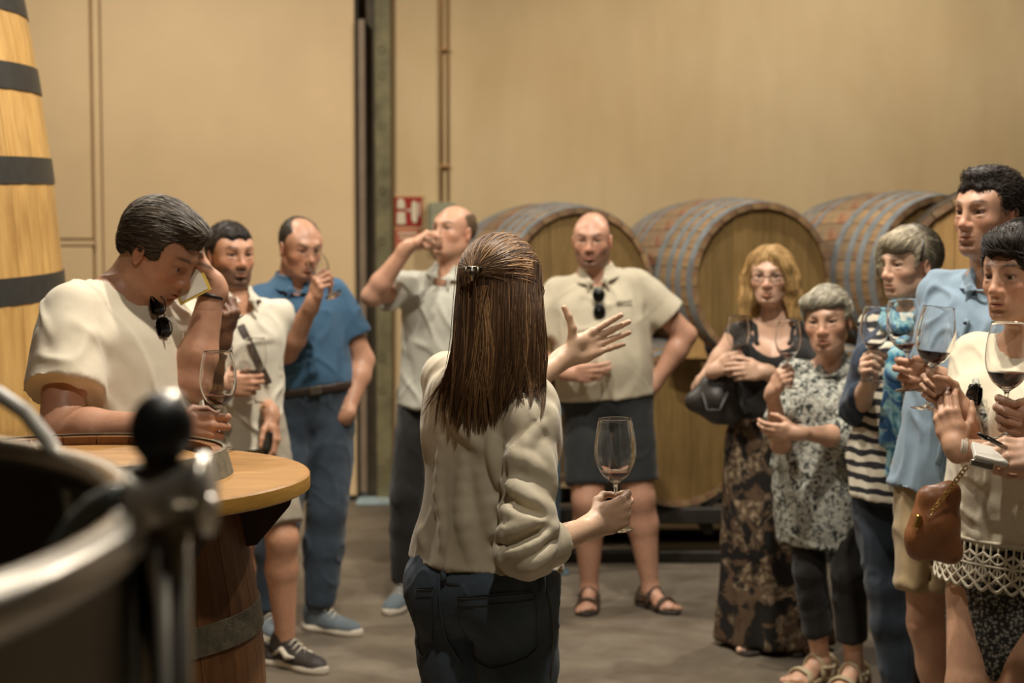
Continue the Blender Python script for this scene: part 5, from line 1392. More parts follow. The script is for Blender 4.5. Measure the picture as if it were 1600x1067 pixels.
def pocket(cs):
    sh = lambda P, U, V_: P-np.array([0, 0, 1.])*(.030*(1-np.abs(2*U-1))*V_)[..., None]
    pk = patch(Fj, cs, 16, 16, .0045, 'back_pocket', M_JEAN5, J5, sh)
    loop = [cs[0]*(1-t)+cs[1]*t for t in np.linspace(0, 1, 8)]
    for off in (.0, .012):
        ln = on_surface(Fj, [q-vec(0, 0, off+.004) for q in loop], .006); MB().tube(ln, .0009, 5).build('stitch', M_STITCH, pk, smooth=True)
    mid = (cs[3]+cs[2])/2-vec(0, 0, .03)
    for aa, bb in ((cs[0], cs[3]), (cs[1], cs[2]), (cs[3], mid), (cs[2], mid)):
        MB().tube(on_surface(Fj, [aa*(1-t)+bb*t for t in np.linspace(.03, .97, 9)], .006), .0010, 5).build('stitch', M_STITCH, pk, smooth=True)
pocket([trace_px(Fj, *q) for q in ((716, 931), (832, 924), (838, 1010), (742, 1022))])
pocket([trace_px(Fj, *q) for q in ((654, 918), (680, 918), (676, 1004), (654, 1006))])
cs_ = trace_many(Fj, ((690, 890), (686, 920), (688, 960), (698, 1000), (722, 1040)), .003); MB().tube(cs_, .0025, 6).build('centre_seam', M_JEAN5, J5, smooth=True)
sd_ = trace_many(Fj, ((852, 915), (860, 945), (864, 980), (864, 1020), (860, 1060)), .003); MB().tube(sd_, .0022, 6).build('side_seam', M_STITCH, J5, smooth=True)
for x, y in ((693, 886), (848, 905)):
    lp = trace_many(Fw, [(x, y+k) for k in (-4, 4, 12, 20)], .004); MB().tube(lp, .006, 6).build('belt_loop', M_JEAN5, J5, smooth=True)
for sd in 'LR': P5.shoe(sd, P5.f, mat_plain('brown_shoe', srgb(60,44,32), .5), M_WSOLE, h=.009, L=.25, wd=.042)
# hair : crown drawn back into a clip, the rest hanging straight
Hc = Field([P5.hell((0,-.020,.026), (.083,.106,.092), .01)])
Hc.add(P5.hell((0,.115,-.035), (.075,.075,.105), .01, 's'))
clip = P5.hp(.004, -.128, .030)
Hc.add(P5.hell((0,-.100,.030), (.022,.026,.020), .02))
def hl(x, y, D_): return W(x, y, D_)
# hanging mass from pixel outline (front of it lies on her back)
def hrow(py, x0, x1, dep, half):
    c = W((x0+x1)/2, py, dep); return (W(0, py, dep)[2]-W(0, 560, 3.22)[2], (x1-x0)/2/F_PX*dep, half, half, c[0]-W(770, 560, 3.22)[0], dep-3.22)
Hm = [loft(W(770, 560, 3.22), np.eye(3), [hrow(616, 722, 826, 3.19, .008), hrow(590, 712, 842, 3.195, .018), hrow(550, 708, 851, 3.215, .034), hrow(500, 714, 850, 3.24, .05), hrow(460, 718, 848, 3.265, .062), hrow(425, 732, 838, 3.29, .06), hrow(395, 760, 815, 3.31, .04)], .02)]
Hc.add(Hm)
HC5 = np.array(srgb(104,74,48))
V, Q = Hc.mesh(.0045); V = relax(V, Q, 3, .5); L = P5.hloc(V); N = vnormals(V, Q)
V2 = V+N*(.0035*vnoise(L*np.array([75, 75, 5.]), 3))[:, None]
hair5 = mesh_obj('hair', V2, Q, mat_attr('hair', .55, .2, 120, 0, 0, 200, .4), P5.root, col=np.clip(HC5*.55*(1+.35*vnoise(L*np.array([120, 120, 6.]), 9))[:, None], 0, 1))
rng = np.random.default_rng(5)
def trace(start, dirf, n, step, lift, jit=.1):
    pp = start.astype(np.float32); m0 = len(pp); lf = rng.uniform(.0005, lift, m0).astype(np.float32); jt = rng.normal(0, jit, (m0, 3)).astype(np.float32); out = []
    for k in range(n):
        g = Hc.grad(pp, .004); pp = pp-g*np.clip(Hc.eval(pp)-lf, -.02, .02)[:, None]; out.append(pp)
        d = dirf(pp, k)+jt; d = d-g*(d*g).sum(1)[:, None]; d /= np.maximum(np.linalg.norm(d, axis=1), 1e-6)[:, None]; pp = pp+d*step
    return np.stack(out, 1)
# crown strands converge on the clip
N5 = V2[(P5.hloc(V2)[:, 2] > .008) & (P5.hloc(V2)[:, 1] > -.11)]
st_ = N5[rng.integers(0, len(N5), 3600)]
pa_ = trace(st_, lambda q, k: (clip-q)/np.maximum(np.linalg.norm(clip-q, axis=1), .01)[:, None], 14, .0075, .005, .07)
def stc(n, hi=.25):
    c = np.repeat(HC5[None], n, 0)*np.exp(rng.normal(-.1, .35, (n, 1))); m0 = rng.random(n) < hi; c[m0] = np.array(srgb(172,132,88))*np.exp(rng.normal(0, .2, (m0.sum(), 1))); return np.clip(c, 0, 1)
strands('crown_strands', pa_, rng.uniform(.0006, .0013, len(pa_)), stc(len(pa_), .3), mat_attr('hair', .55, .2, 120, 0, 0, 200, .4), hair5, .8)
# hanging hair : locks of fine strands that follow the head and the back of the blouse
U5 = Field(Hc.p+F5.p)
def bez(A, B, C_, E, n=16):
    t = np.linspace(0, 1, n)[None, :, None]; return A[:, None]*(1-t)**3+3*B[:, None]*t*(1-t)**2+3*C_[:, None]*t*t*(1-t)+E[:, None]*t**3
LQ = []
def lock(px_pts, n, wid, off, hi, taper=.12):
    X = np.array(px_pts, float); _, Y = smooth_tab(np.linspace(0, 1, len(X)), X, 13); LQ.append((Y, n, wid, off, hi, taper))
def endy(x): return float(np.interp(x, [680, 695, 715, 745, 765, 785, 805, 825, 845, 856], [640, 662, 674, 672, 655, 628, 612, 612, 622, 628]))
for k in range(96):
    s_ = (k+.5)/96+rng.normal(0, .004); xa = 716+130*s_; xm = 709+142*s_+rng.normal(0, 3); xe = 690+160*s_+rng.normal(0, 8); ye = endy(xe)+rng.normal(0, 14)
    lock([(min(max(xa, 724), 838), 418+rng.uniform(-10, 22)), (min(max(xa, 720), 843)+rng.normal(0, 3), 490), (xm, 555), (xm*.35+xe*.65+rng.normal(0, 4), 600), (xe, max(ye, 612))], 44, .0052, .003+rng.uniform(0, .006), .14)
for k in range(20):
    xe = rng.normal(748, 20); lock([(757+rng.normal(0, 3), 446), (755+rng.normal(0, 4), 480), (753+rng.normal(0, 8), 540), (xe*.6+752*.4, 600), (xe, rng.uniform(630, 672))], 40, .0040, .010+rng.uniform(0, .006), .40)
for k in range(7):
    xe = rng.uniform(656, 690); lock([(716, 530), (708, 570), (xe*.5+704*.5, 610), (xe, rng.uniform(625, 655))], 6, .003, .008, .0)
for k in range(5):
    xe = rng.uniform(786, 800); lock([(800, 560), (798, 590), (xe, 625), (xe-14, rng.uniform(640, 660))], 8, .003, .006, .0)
GA = trace_many(U5, np.concatenate([l[0] for l in LQ]), np.concatenate([np.where(np.arange(13) < 2, -.004, l[3]) if l[3] < .0095 else np.full(13, l[3]) for l in LQ])).reshape(-1, 13, 3)
for i_, G in enumerate(GA):          # a ray that slipped past the head keeps its neighbour's distance
    for j in range(13):
        if G[j, 1] > 3.36:
            ref = [G[m_2, 1] for m_2 in range(13) if G[m_2, 1] <= 3.36]; G[j] = W(*LQ[i_][0][j], (ref[0] if j < 6 else ref[-1]) if ref else 3.2)
LK = []; ti = np.linspace(0, 1, 13)
for G, (_, n, wid, off, hi, taper) in zip(GA, LQ):
    for _ in range(3): G[1:-1] = G[1:-1]*.5+(G[:-2]+G[2:])*.25
    o_ = rng.normal(0, 1, (n, 1, 3))*np.array([1, .45, .2]); wv_ = (wid*(1-(1-taper)*ti**1.5)*(np.minimum(1, .25+ti*4) if off >= .0095 else 1))[None, :, None]
    ph = rng.uniform(0, 6.3, (n, 1)); wob = .0022*np.sin(ti[None]*6+ph)*ti[None]
    pth = G[None]+o_*wv_+np.stack([wob, wob*.5, 0*wob], -1)
    ln = rng.uniform(.62, 1.05, (n, 1))**.8; tq = np.clip(ti[None]*ln, 0, 1)*12; i0 = np.minimum(tq.astype(int), 11); fr_ = (tq-i0)[..., None]; ar = np.arange(n)[:, None]
    LK.append((pth[ar, i0]*(1-fr_)+pth[ar, i0+1]*fr_, stc(n, hi)*np.exp(rng.normal(0, .18))))
pl = np.concatenate([x for x, _ in LK]); cl = np.concatenate([c for _, c in LK])
strands('hanging_strands', pl, rng.uniform(.0005, .0011, len(pl)), np.clip(cl, 0, 1), mat_attr('hair', .55, .2, 120, 0, 0, 200, .4), hair5, .3)
hc5 = empty('hair_clip', clip, 'small dark hair clip at the back of the guide\'s head', 'hair clip')
cb = clip+vec(-.004, -.022, .002)
MB().tube([cb+vec(-.020,.006,.008), cb+vec(-.008,-.004,.010), cb+vec(.008,-.004,.010), cb+vec(.020,.006,.008)], .0030, 8).build('clip_bar', M_STEELD, hc5, smooth=True)
for dx in (-.012, -.004, .004, .012): MB().tube([cb+vec(dx,-.003,.010), cb+vec(dx*1.1,-.006,-.004), cb+vec(dx,.004,-.016)], .0022, 6).build('clip_tooth', M_STEELD, hc5, smooth=True)
MB().tube([cb+vec(0,-.005,.012), cb+vec(.001,-.007,-.018)], .0035, 6).build('clip_hinge', M_STEEL, hc5, smooth=True)
g5 = P5.grip['R'][0]
wine_glass(W(962, 782, 3.30), nrm(vec(-.01, .0, 1)), 'red wine glass held up by the guide in the cream blouse', at=.062, sc=1.03, level=.124)

# ================================================================== patterned cloths
def pat(name, build):
    t = NT(name); co = t.coord(); build(t, co); t.set(Roughness=.85); t.b.inputs['Specular IOR Level'].default_value = .2; t.bump(t.noise(co, 600, 1), 'Fac', .25, .0015); return t.m
def _animal(t, co):
    n = t.noise(co, 38, 3, .6, 1.2); n2 = t.noise(co, 9, 2)
    r = t.ramp(n, 'Fac', [(.40, srgb(52,56,52)), (.47, srgb(140,142,134)), (.55, srgb(206,204,192)), (.66, srgb(104,106,100))])
    t.base(t.mix(.2, (r, 'Color'), (t.ramp(n2, 'Fac', [(.35, srgb(80,86,80)), (.65, srgb(190,192,178))]), 'Color'), 'MULTIPLY'))
def _floral(t, co):
    a = t.noise(co, 6.5, 2, .5, 1.6); b = t.noise(co, 45, 4, .6, .5)
    m = t.ramp(a, 'Fac', [(.50, (0,0,0)), (.56, (1,1,1))]); c = t.ramp(b, 'Fac', [(.34, srgb(52,40,30)), (.5, srgb(98,82,64)), (.66, srgb(152,134,110))])
    m2 = t.ramp(t.noise(co, 11, 2, .5, 1.), 'Fac', [(.56, (0,0,0)), (.60, (1,1,1))])
    x = t.mix((m, 'Color'), srgb(30,27,24), (c, 'Color')); t.base(t.mix((m2, 'Color'), (x, 'Color'), srgb(84,66,50)))
def _stripe(t, co):
    wv = t.n('ShaderNodeTexWave', bands_direction='Z'); wv.inputs['Scale'].default_value = 7.6; wv.inputs['Distortion'].default_value = 1.6; wv.inputs['Detail'].default_value = 1; wv.inputs['Detail Scale'].default_value = 2.2; t.l(co, 0, wv, 'Vector')
    t.base(t.ramp(wv, 'Fac', [(.40, srgb(44,44,48)), (.48, srgb(206,198,178))]))
def _scarf(t, co):
    a = t.noise(co, 7, 4, .6, 2.2); b = t.noise(co, 16, 2, .5, 1.)
    r = t.ramp(a, 'Fac', [(.30, srgb(36,62,104)), (.42, srgb(56,122,152)), (.50, srgb(152,192,192)), (.58, srgb(62,104,150)), (.72, srgb(40,58,96))])
    m = t.ramp(b, 'Fac', [(.66, (0,0,0)), (.70, (1,1,1))]); t.base(t.mix((m, 'Color'), (r, 'Color'), srgb(196,196,184)))
def _snake(t, co):
    v = t.n('ShaderNodeTexVoronoi'); v.inputs['Scale'].default_value = 105; t.l(co, 0, v, 'Vector')
    t.base(t.ramp(v, 'Distance', [(.15, srgb(150,146,134)), (.42, srgb(104,102,96)), (.6, srgb(48,46,44))]))
M_ANIMAL = pat('grey_animal_print', _animal); M_FLORAL = pat('dark_floral_print', _floral); M_STRIPE = pat('wavy_striped_knit', _stripe); M_SCARF = pat('blue_scarf_print', _scarf); M_SNAKE = pat('grey_scaly_skirt', _snake)
def long_hair_strands(P, Hc, hobj, V, n, seed, length, step=.012, rad=.0012, flow=None, lift=.006, var=.3, jit=.08):
    return flow_strands(P, Hc, V, None, n, flow or down_flow, length, step, rad, parent=hobj, lift=lift, jitter=jit, seed=seed, var=var)

# ================================================================== blonde woman
D = 6.05; p = lambda x, y, dd=0.: W(x, y, D+dd)
P7 = Person('blonde woman with glasses in black top and long dark floral skirt', 1.66, -14, pelv(1208, 1.66, D), p(1212, 503), p(1204, 430, -.03), hyaw=-18, hpitch=3, sex='f', build=1.05, bust=.03, skin=(212,172,146), hair=(188,152,98), brow=(120,92,64), h=.0095, hh=.003)
P7.arm('R', p(1118, 578, -.16), None, 'grip', elbow=p(1112, 602, -.05)+vec(-.03,.10,-.02), d=(.60,-.40,.35))
P7.arms['R'] = P7.arms['R']
P7.arm('L', p(1196, 580, -.24), p(1290, 640, -.05), 'relaxed', d=(-1,-.15,.02), n=(.05,1,-.2))
P7.leg('R', p(1180, 985)*np.array([1,1,0])+vec(0,0,.08), thick=.8); P7.leg('L', p(1228, 985)*np.array([1,1,0])+vec(0,0,.08), thick=.8); P7.foot('R', ydir(-18)); P7.foot('L', ydir(5)); P7.finish()
F_ = P7.shirt(.008, .03, .262, drape=None); F_.add(P7.bust_prims(.008))
F_.add(ell(P7.tp(0, .10, .275*P7.H*P7.zs), (.085, .075, .085), P7.R, .01, 's'), ell(P7.tp(0, -.08, .285*P7.H*P7.zs), (.075, .06, .055), P7.R, .01, 's'))
for g in (1, -1): F_.add(plane(P7.sh['L' if g > 0 else 'R']-P7.l*g*.020, P7.l*g+P7.u*.15)) if False else None
T7 = P7.garment('tank_top', F_, M_BLK, h=.008, amp=.003)
for g in (1, -1):
    st7 = on_surface(P7.B, [P7.tp(g*.068, y, z*P7.H*P7.zs) for y, z in ((.085,.225),(.075,.25),(.05,.275),(.015,.292),(-.02,.295),(-.05,.28))], .006); MB().tube(st7, .010, 6).build('shoulder_strap', M_BLK, T7, smooth=True)
zt7 = .055*P7.H*P7.zs; H7 = P7.pel[2]
Fs = Field([loft(P7.pel, np.stack([P7.l*vec(1,1,0), P7.f*vec(1,1,0), vec(0,0,1)]), [(-H7+.02,.235,.20,.20,.01,0),(-H7+.3,.205,.175,.175,.005,0),(-.35,.195,.17,.165,0,.01),(-.12,.192,.150,.145,0,.01),(.0,.186,.128,.132,0,.0),(zt7,.148,.105,.10,0,0),(zt7+.03,.143,.10,.092,0,0)], .02, folds=lambda a, z: (.055*np.clip(-z/.6, 0, 1)*np.sin(a*9+.8*np.sin(z*6))).astype(np.float32))])
P7.garment('long_skirt', Fs, M_FLORAL, h=.010, amp=.005, freq=7, seed=14, aniso=(1,1,.2))
for sd, a in (('R', -18), ('L', 5)): sandals(P7, sd, ydir(a), M_LEATH, mat_plain('sandal_sole', srgb(48,40,32), .8), 2)
Hc = Field([P7.hell((0,-.020,.030), (.086,.105,.094), .01)]); Hc.add(P7.hell((-.010,.130,-.020), (.062,.078,.122), .012, 's'))
for g in (1, -1): Hc.add(chain([P7.hp(g*.066, .015, .06), P7.hp(g*.084, .012, -.01), P7.hp(g*.092, .015, -.09), P7.hp(g*.098, .030, -.165)], [.022, .026, .028, .018], .03), P7.hell((g*.055,-.055,-.08), (.045,.045,.10), .03))
Hc.add(P7.hell((0,-.075,-.06), (.07,.045,.11), .03), chain([P7.hp(.03, .07, .085), P7.hp(.072, .058, .04), P7.hp(.090, .045, -.05)], [.014, .018, .02], .02))
hair_obj(P7, Hc, h=.0045, n=2600, dirf=lambda L: np.stack([L[:, 0]*5*(L[:, 2] > .0), .0*L[:, 1], -1+0*L[:, 0]], 1), length=.11, step=.012, rad=.0013, lift=.006, jitter=.06, amp=.003, freq=(60,60,3), var=.28, seed=4)
gl = empty('eyeglasses', P7.hp(0, .10, 0), 'thin framed eyeglasses on the blonde woman\'s face', 'eyeglasses')
for g in (1, -1):
    MB().tube([P7.hp(g*.033+.022*cos(a), .095-.006*abs(cos(a)), -.004+.016*sin(a)) for a in np.linspace(0, 2*pi, 21)], .0013, 6, False).build('rim', M_FRAME, gl, smooth=True)
    MB().tube([P7.hp(g*.055, .088, 0), P7.hp(g*.074, .05, .004), P7.hp(g*.078, -.01, .006)], .0014, 6).build('temple', M_FRAME, gl, smooth=True)
MB().tube([P7.hp(-.011, .098, .0), P7.hp(0, .102, .003), P7.hp(.011, .098, .0)], .0014, 6).build('bridge', M_FRAME, gl, smooth=True)
wine_glass(P7.grip['R'][0], (0.03, 0, 1), 'wine glass raised by the blonde woman beside her black bag', at=.06, sc=.98, level=.118)
bg = empty('handbag', p(1117, 625, -.12), 'black leather handbag hanging from the blonde woman\'s forearm', 'bag')
M_BAG = mat_plain('black_bag_leather', srgb(44,40,36), .45, 0, .15, 20, .25, 120)
def bag_body(pts_px, dd, th, mat, parent, k=.02, name='bag_body'):
    F2 = Field(); P_ = [p(x, y, dd) for x, y in pts_px]; c_ = np.mean(P_, 0)
    for i in range(len(P_)):
        q0, q1 = P_[i], P_[(i+1) % len(P_)]; F2.add(cone(q0*.86+c_*.14, q1*.86+c_*.14, th*.55, th*.55, k), cone((q0+q1)/2*.6+c_*.4, c_, th*.8, th, k), cone(q0*.7+c_*.3, c_, th*.75, th, k))
    V, Q = F2.mesh(.007); V = relax(V, Q, 3, .5); return mesh_obj(name, V, Q, mat, parent)
bag_body([(1078, 628), (1108, 596), (1140, 588), (1150, 655), (1120, 652)], -.10, .055, M_BAG, bg)
MB().tube([p(1098, 612, -.16), p(1104, 640, -.18), p(1125, 642, -.18), p(1138, 612, -.17)], .007, 8).build('front_loop', M_BAG, bg, smooth=True)
MB().tube([p(1100, 605, -.10), p(1104, 585, -.05), p(1116, 575, -.01), p(1130, 580, -.05), p(1136, 600, -.10)], .008, 8).build('handle', M_BAG, bg, smooth=True)

# ================================================================== woman in animal print tunic
D = 5.55; p = lambda x, y, dd=0.: W(x, y, D+dd)
P8 = Person('short grey-haired woman in grey animal-print tunic and black trousers', 1.52, -20, pelv(1292, 1.50, D), p(1302, 570), p(1293, 500, -.05), hyaw=-24, hpitch=4, hroll=4, sex='f', build=1.14, bust=.035, belly=.02, skin=(206,162,134), hair=(176,168,148), brow=(120,104,84), h=.009, hh=.003, hs=.99)
P8.arm('R', p(1207, 612, -.26), None, 'grip', elbow=p(1220, 694, -.08), d=(.25,-.45,.62))
P8.arm('L', p(1246, 676, -.30), p(1390, 740, -.05), 'relaxed', d=(-1,.1,.02), n=(.0,1,.3))
P8.leg('R', p(1282, 1030)*np.array([1,1,0])+vec(0,0,.08), thick=.82); P8.leg('L', p(1335, 1040, -.1)*np.array([1,1,0])+vec(0,0,.08), thick=.82); P8.foot('R', ydir(-50)); P8.foot('L', ydir(-35)); P8.finish()
def tun(st, z): st = st.copy(); st[:, 1] = np.where(z < .1, np.maximum(st[:, 1], .185), st[:, 1]); st[:, 2] = np.where(z < .1, np.maximum(st[:, 2], .15), st[:, 2]); st[:, 3] = np.where(z < .1, np.maximum(st[:, 3], .135), st[:, 3]); return st
F_ = P8.shirt(.014, .0, .325, drape=(1.05,1.05,1.0), mod=tun)
F_.add(loft(P8.pel, P8.R, [(-.275,.170,.165,.150,0,0),(-.20,.184,.170,.155,0,0),(-.10,.192,.170,.155,0,0),(.03,.190,.155,.14,0,0)], .03))
P8.sleeves(F_, {'L': dict(t=0, fore=.05, ease=.024, fease=.026), 'R': dict(t=.72, ease=.022, flare=.016)}); P8.neckhole(F_, vneck=.055)
S8 = P8.garment('tunic', F_, M_ANIMAL, h=.008, amp=.014, freq=8, seed=41); P8.collar(M_ANIMAL, S8, hgt=.042, r1=1.9, gap=.055, leaf=.04)
Fp = Field(); P8.pants(Fp, .006, 1.72, leg_ease=.008, flare=.010); P8.garment('trousers', Fp, M_BLK, h=.010, amp=.006)
M_PALE = mat_plain('pale_gold_sandal', srgb(176,160,128), .5, 0, .1, 20)
for sd, a in (('R', -50), ('L', -35)): sandals(P8, sd, ydir(a), M_PALE, M_PALE)
Hc = short_hair(P8, front=.066, vol=.014, nape=-.065, side=-.005); Hc.add(P8.hell((-.028,.052,.072), (.056,.040,.034), .02), P8.hell((.035,.050,.075), (.040,.035,.028), .02), P8.hell((-.066,.035,.04), (.018,.03,.035), .015))
hair_obj(P8, Hc, h=.0045, n=1500, dirf=lambda L: np.stack([-.5-L[:, 0]*4, .6+0*L[:, 0], -.4-6*np.maximum(L[:, 1]-.05, 0)], 1), length=.06, step=.010, rad=.0012, var=.22, seed=6, jitter=.12)
bracelet(P8, 'L', .93, M_WSOLE, r=.006, flat=1.4)
wine_glass(P8.grip['R'][0]+vec(-.005, -.01, 0), (0.02, 0, 1), 'red wine glass raised by the woman in animal-print tunic', at=.045, sc=1.0, level=.118)

# ================================================================== woman with scarf
D = 5.05; p = lambda x, y, dd=0.: W(x, y, D+dd)
P9 = Person('grey-haired woman in striped tunic, blue scarf and denim jacket', 1.68, -48, pelv(1405, 1.68, D), p(1430, 488), p(1420, 412, -.02), hyaw=-62, hpitch=4, sex='f', build=1.0, bust=.025, skin=(214,174,146), hair=(176,164,140), brow=(140,120,96), h=.009, hh=.0027)
P9.arm('R', p(1360, 592, -.20), None, 'grip', elbow=p(1338, 640, -.02)+vec(.02,.06,0), d=(-.35,-.55,.55))
P9.arm('L', p(1452, 660, -.02), p(1500, 600, .0), 'relaxed', d=(-.3,-.2,-1), n=(-.6,.5,0))
P9.leg('R', p(1405, 1085, -.02)*np.array([1,1,0])+vec(0,0,.08), p(1340, 900, -.5)); P9.leg('L', p(1440, 1085, .18)*np.array([1,1,0])+vec(0,0,.08)); P9.finish()
F_ = P9.shirt(.012, -.085, .30, drape=(.99,.98,.95)); P9.neckhole(F_, vneck=.07)
P9.garment('striped_tunic', F_, M_STRIPE, h=.008, amp=.010, freq=8, seed=51)
M_DJ = mat_cloth('navy_denim_jacket', srgb(52,62,78), .2, 900, .9, .4)
Fk = P9.shirt(.020, .10, .325, drape=(.98,.9,.95)); P9.sleeves(Fk, {'R': dict(t=0, fore=.55, ease=.018, fease=.016), 'L': dict(t=0, fore=.8, ease=.018, fease=.014)})
Fk.add(boxp(P9.tp(.0, .16, .19*P9.H*P9.zs), (.075, .14, .30), P9.R, .01, .01, 's')); P9.neckhole(Fk, wd=P9.nr*1.35)
P9.garment('denim_jacket', Fk, M_DJ, h=.008, amp=.008, seed=53)
# scarf : loop round the neck and two hanging ends
Fsc = Field(); nk = P9.neck
loop = [nk+P9.f*(.012+.088*cos(a))+P9.l*.082*sin(a)+P9.u*(-.012-.045*cos(a)) for a in np.linspace(0, 2*pi, 15)]
Fsc.add(chain(loop, [.024]*15, .012)); Fsc.add(chain([q+P9.u*.028-P9.f*.008 for q in loop], [.018]*15, .012))
for (x0, y0, x1, y1, x2, y2, rr) in ((1400, 520, 1384, 585, 1372, 690, .026), (1412, 520, 1394, 590, 1388, 742, .022), (1392, 530, 1378, 590, 1366, 665, .020)):
    pt = on_surface(F_, [p(x0, y0, -.16), p((x0+x1)/2, (y0+y1)/2, -.16), p(x1, y1, -.17), p((x1+x2)/2, (y1+y2)/2, -.17), p(x2, y2, -.17)], .014); Fsc.add(chain(list(pt), [rr*.9, rr, rr, rr, rr*1.05], .014))
P9.garment('scarf', Fsc, M_SCARF, h=.006, amp=.006, freq=16, seed=55, aniso=(1,1,.25))
Fp = Field(); P9.pants(Fp, .010, 1.96, leg_ease=.010); P9.garment('jeans', Fp, M_JEAND, h=.009, amp=.009, freq=11, seed=5)
for sd in 'LR': P9.shoe(sd, ydir(-50), mat_plain('brown_shoe', srgb(60,44,32), .5), M_WSOLE, h=.009, L=.25, wd=.042)
Hc = short_hair(P9, front=.070, vol=.017, nape=-.060, side=.0); Hc.add(P9.hell((.02,.060,.068), (.052,.040,.036), .02), P9.hell((-.045,.055,.045), (.030,.036,.055), .02), P9.hell((-.050,.072,.0), (.018,.022,.05), .02))
hair_obj(P9, Hc, h=.0042, n=2000, dirf=lambda L: np.stack([-.4+0*L[:, 0], .45-(L[:, 1] < .0)*1.2, -.5+0*L[:, 0]], 1), length=.06, step=.010, rad=.0011, var=.22, seed=8, jitter=.12,
         colf=lambda c, L, r: c*(1.1-.6*np.clip((.03-L[:, 1:2])/.05, 0, 1)))
MB().tube([P9.hp(.090*cos(a), .030-.05*max(sin(a), 0), .020+.105*sin(a)) for a in np.linspace(-.1, pi+.1, 17)], .004, 8).build('head_band', M_FRAME, P9.root, smooth=True)
er = P9.hp(.082, -.008, -.050); MB().tube([er, er-vec(0,0,.012), er-vec(0,0,.03)], [.0015, .004, .003], 8).build('earring', M_GOLD, P9.root, smooth=True)
wine_glass(P9.grip['R'][0], (0.05, 0, 1), 'red wine glass held by the woman with the blue scarf', at=.06, sc=1.0, level=.120)
# ================================================================== tall man in blue shirt
D = 4.30; p = lambda x, y, dd=0.: W(x, y, D+dd)
P10 = Person('tall dark-haired man in light blue shirt and khaki shorts', 1.86, -46, pelv(1508, 1.86, D, .515), p(1562, 438), p(1546, 333, -.02), hyaw=-58, hpitch=0, sex='m', build=1.05, belly=.02, skin=(198,152,124), hair=(46,38,32), brow=(44,36,30), stubble=.3, h=.0085, hh=.0025)
P10.arm('R', p(1466, 592, -.12), p(1500, 700, .05), 'pinch', d=(-.9,-.15,.15), hfine=.003)
P10.arm('L', p(1640, 660, -.05), p(1700, 600, .1), 'relaxed')
P10.leg('R', p(1490, 1180, .05)*np.array([1,1,0])+vec(0,0,.09)); P10.leg('L', p(1545, 1180, .2)*np.array([1,1,0])+vec(0,0,.09)); P10.finish()
M_LBLUE = mat_cloth('light_blue_shirt', srgb(128,148,164), .06)
F_ = P10.shirt(.016, -.055, .325, drape=(.97,1.0,.95), sleeves={'R': dict(t=0, fore=.15, ease=.018, fease=.018), 'L': dict(t=0, fore=.15, ease=.018, fease=.018)}); P10.neckhole(F_, vneck=.07)
S10 = P10.garment('shirt', F_, M_LBLUE, h=.0075, amp=.015, freq=7, seed=61); P10.collar(M_LBLUE, S10, hgt=.045, gap=.05, leaf=.05)
pk = on_surface(F_, [P10.tp(0, .2, z*P10.H*P10.zs) for z in np.linspace(.265, .0, 18)], .003); MB().tube(pk, .008, 6).build('placket', M_LBLUE, S10, smooth=True)
for z in (.25, .215, .17, .125, .08): q = on_surface(F_, [P10.tp(0, .2, z*P10.H*P10.zs)], .010)[0]; MB().lathe([(0,.002),(.005,.002),(.0055,0)], 10, q, basis(P10.f)).build('button', mat_plain('navy_button', srgb(40,46,60), .4), S10, smooth=True)
M_KHAKI = mat_cloth('khaki_shorts', srgb(160,138,102), .08)
Fp = Field(); P10.pants(Fp, .008, .80, waist=.0, leg_ease=.012, flare=.014); H10 = P10.garment('shorts', Fp, M_KHAKI, h=.009, amp=.009, seed=62)
for sd in 'LR': P10.shoe(sd, ydir(-46), mat_plain('brown_shoe', srgb(60,44,32), .5), M_WSOLE, h=.009)
Hc = short_hair(P10, front=.076, vol=.013, side=-.005, hl=.130); Hc.add(P10.hell((0,.040,.102), (.048,.040,.020), .02))
hair_obj(P10, Hc, h=.004, n=2200, dirf=lambda L: np.stack([L[:, 0]*3, .5+0*L[:, 0], .5-6*np.maximum(np.abs(L[:, 0])-.03, 0)], 1), length=.026, step=.006, rad=.0010, var=.35, seed=9, lift=.007, jitter=.3)
wine_glass(P10.grip['R'][0]+vec(0, 0, .01), (-.10, .0, 1), 'wine glass pinched by the tall man in front of his blue shirt', at=.05, sc=1.05, level=.118)

# ================================================================== woman in white lace blouse
D = 3.90; p = lambda x, y, dd=0.: W(x, y, D+dd)
P11 = Person('dark-haired woman in white lace-hem blouse and grey skirt, arms folded around a glass', 1.66, -46, pelv(1592, 1.64, D, .515), p(1608, 528), p(1594, 430, -.02), hyaw=-56, hpitch=3, sex='f', build=1.14, bust=.045, belly=.025, skin=(204,158,128), hair=(46,38,32), brow=(52,40,32), h=.0085, hh=.0025, hs=1.0)
P11.arm('R', p(1500, 636, -.14), None, 'grip', elbow=p(1524, 705, -.02), d=(-.60,.25,.50), hfine=.0028)
P11.arm('L', p(1492, 698, -.22), None, 'relaxed', elbow=p(1598, 722, -.18), d=(-.20,.25,.92), n=(.5,.8,-.1), hfine=.003)
P11.leg('R', p(1560, 1200)*np.array([1,1,0])+vec(0,0,.08)); P11.leg('L', p(1620, 1200)*np.array([1,1,0])+vec(0,0,.08)); P11.finish()
M_LACE = mat_cloth('white_gauze', srgb(212,202,178), .04, 500, .9, .5)
F_ = P11.shirt(.014, .03, .325, drape=(.99,1.0,.97)); zl_ = -.022
F_.add(loft(P11.pel, P11.R, [(zl_,.205,.165,.175,0,0),(.03,.20,.165,.17,0,0),(.09,.192,.16,.15,0,0)], .03))
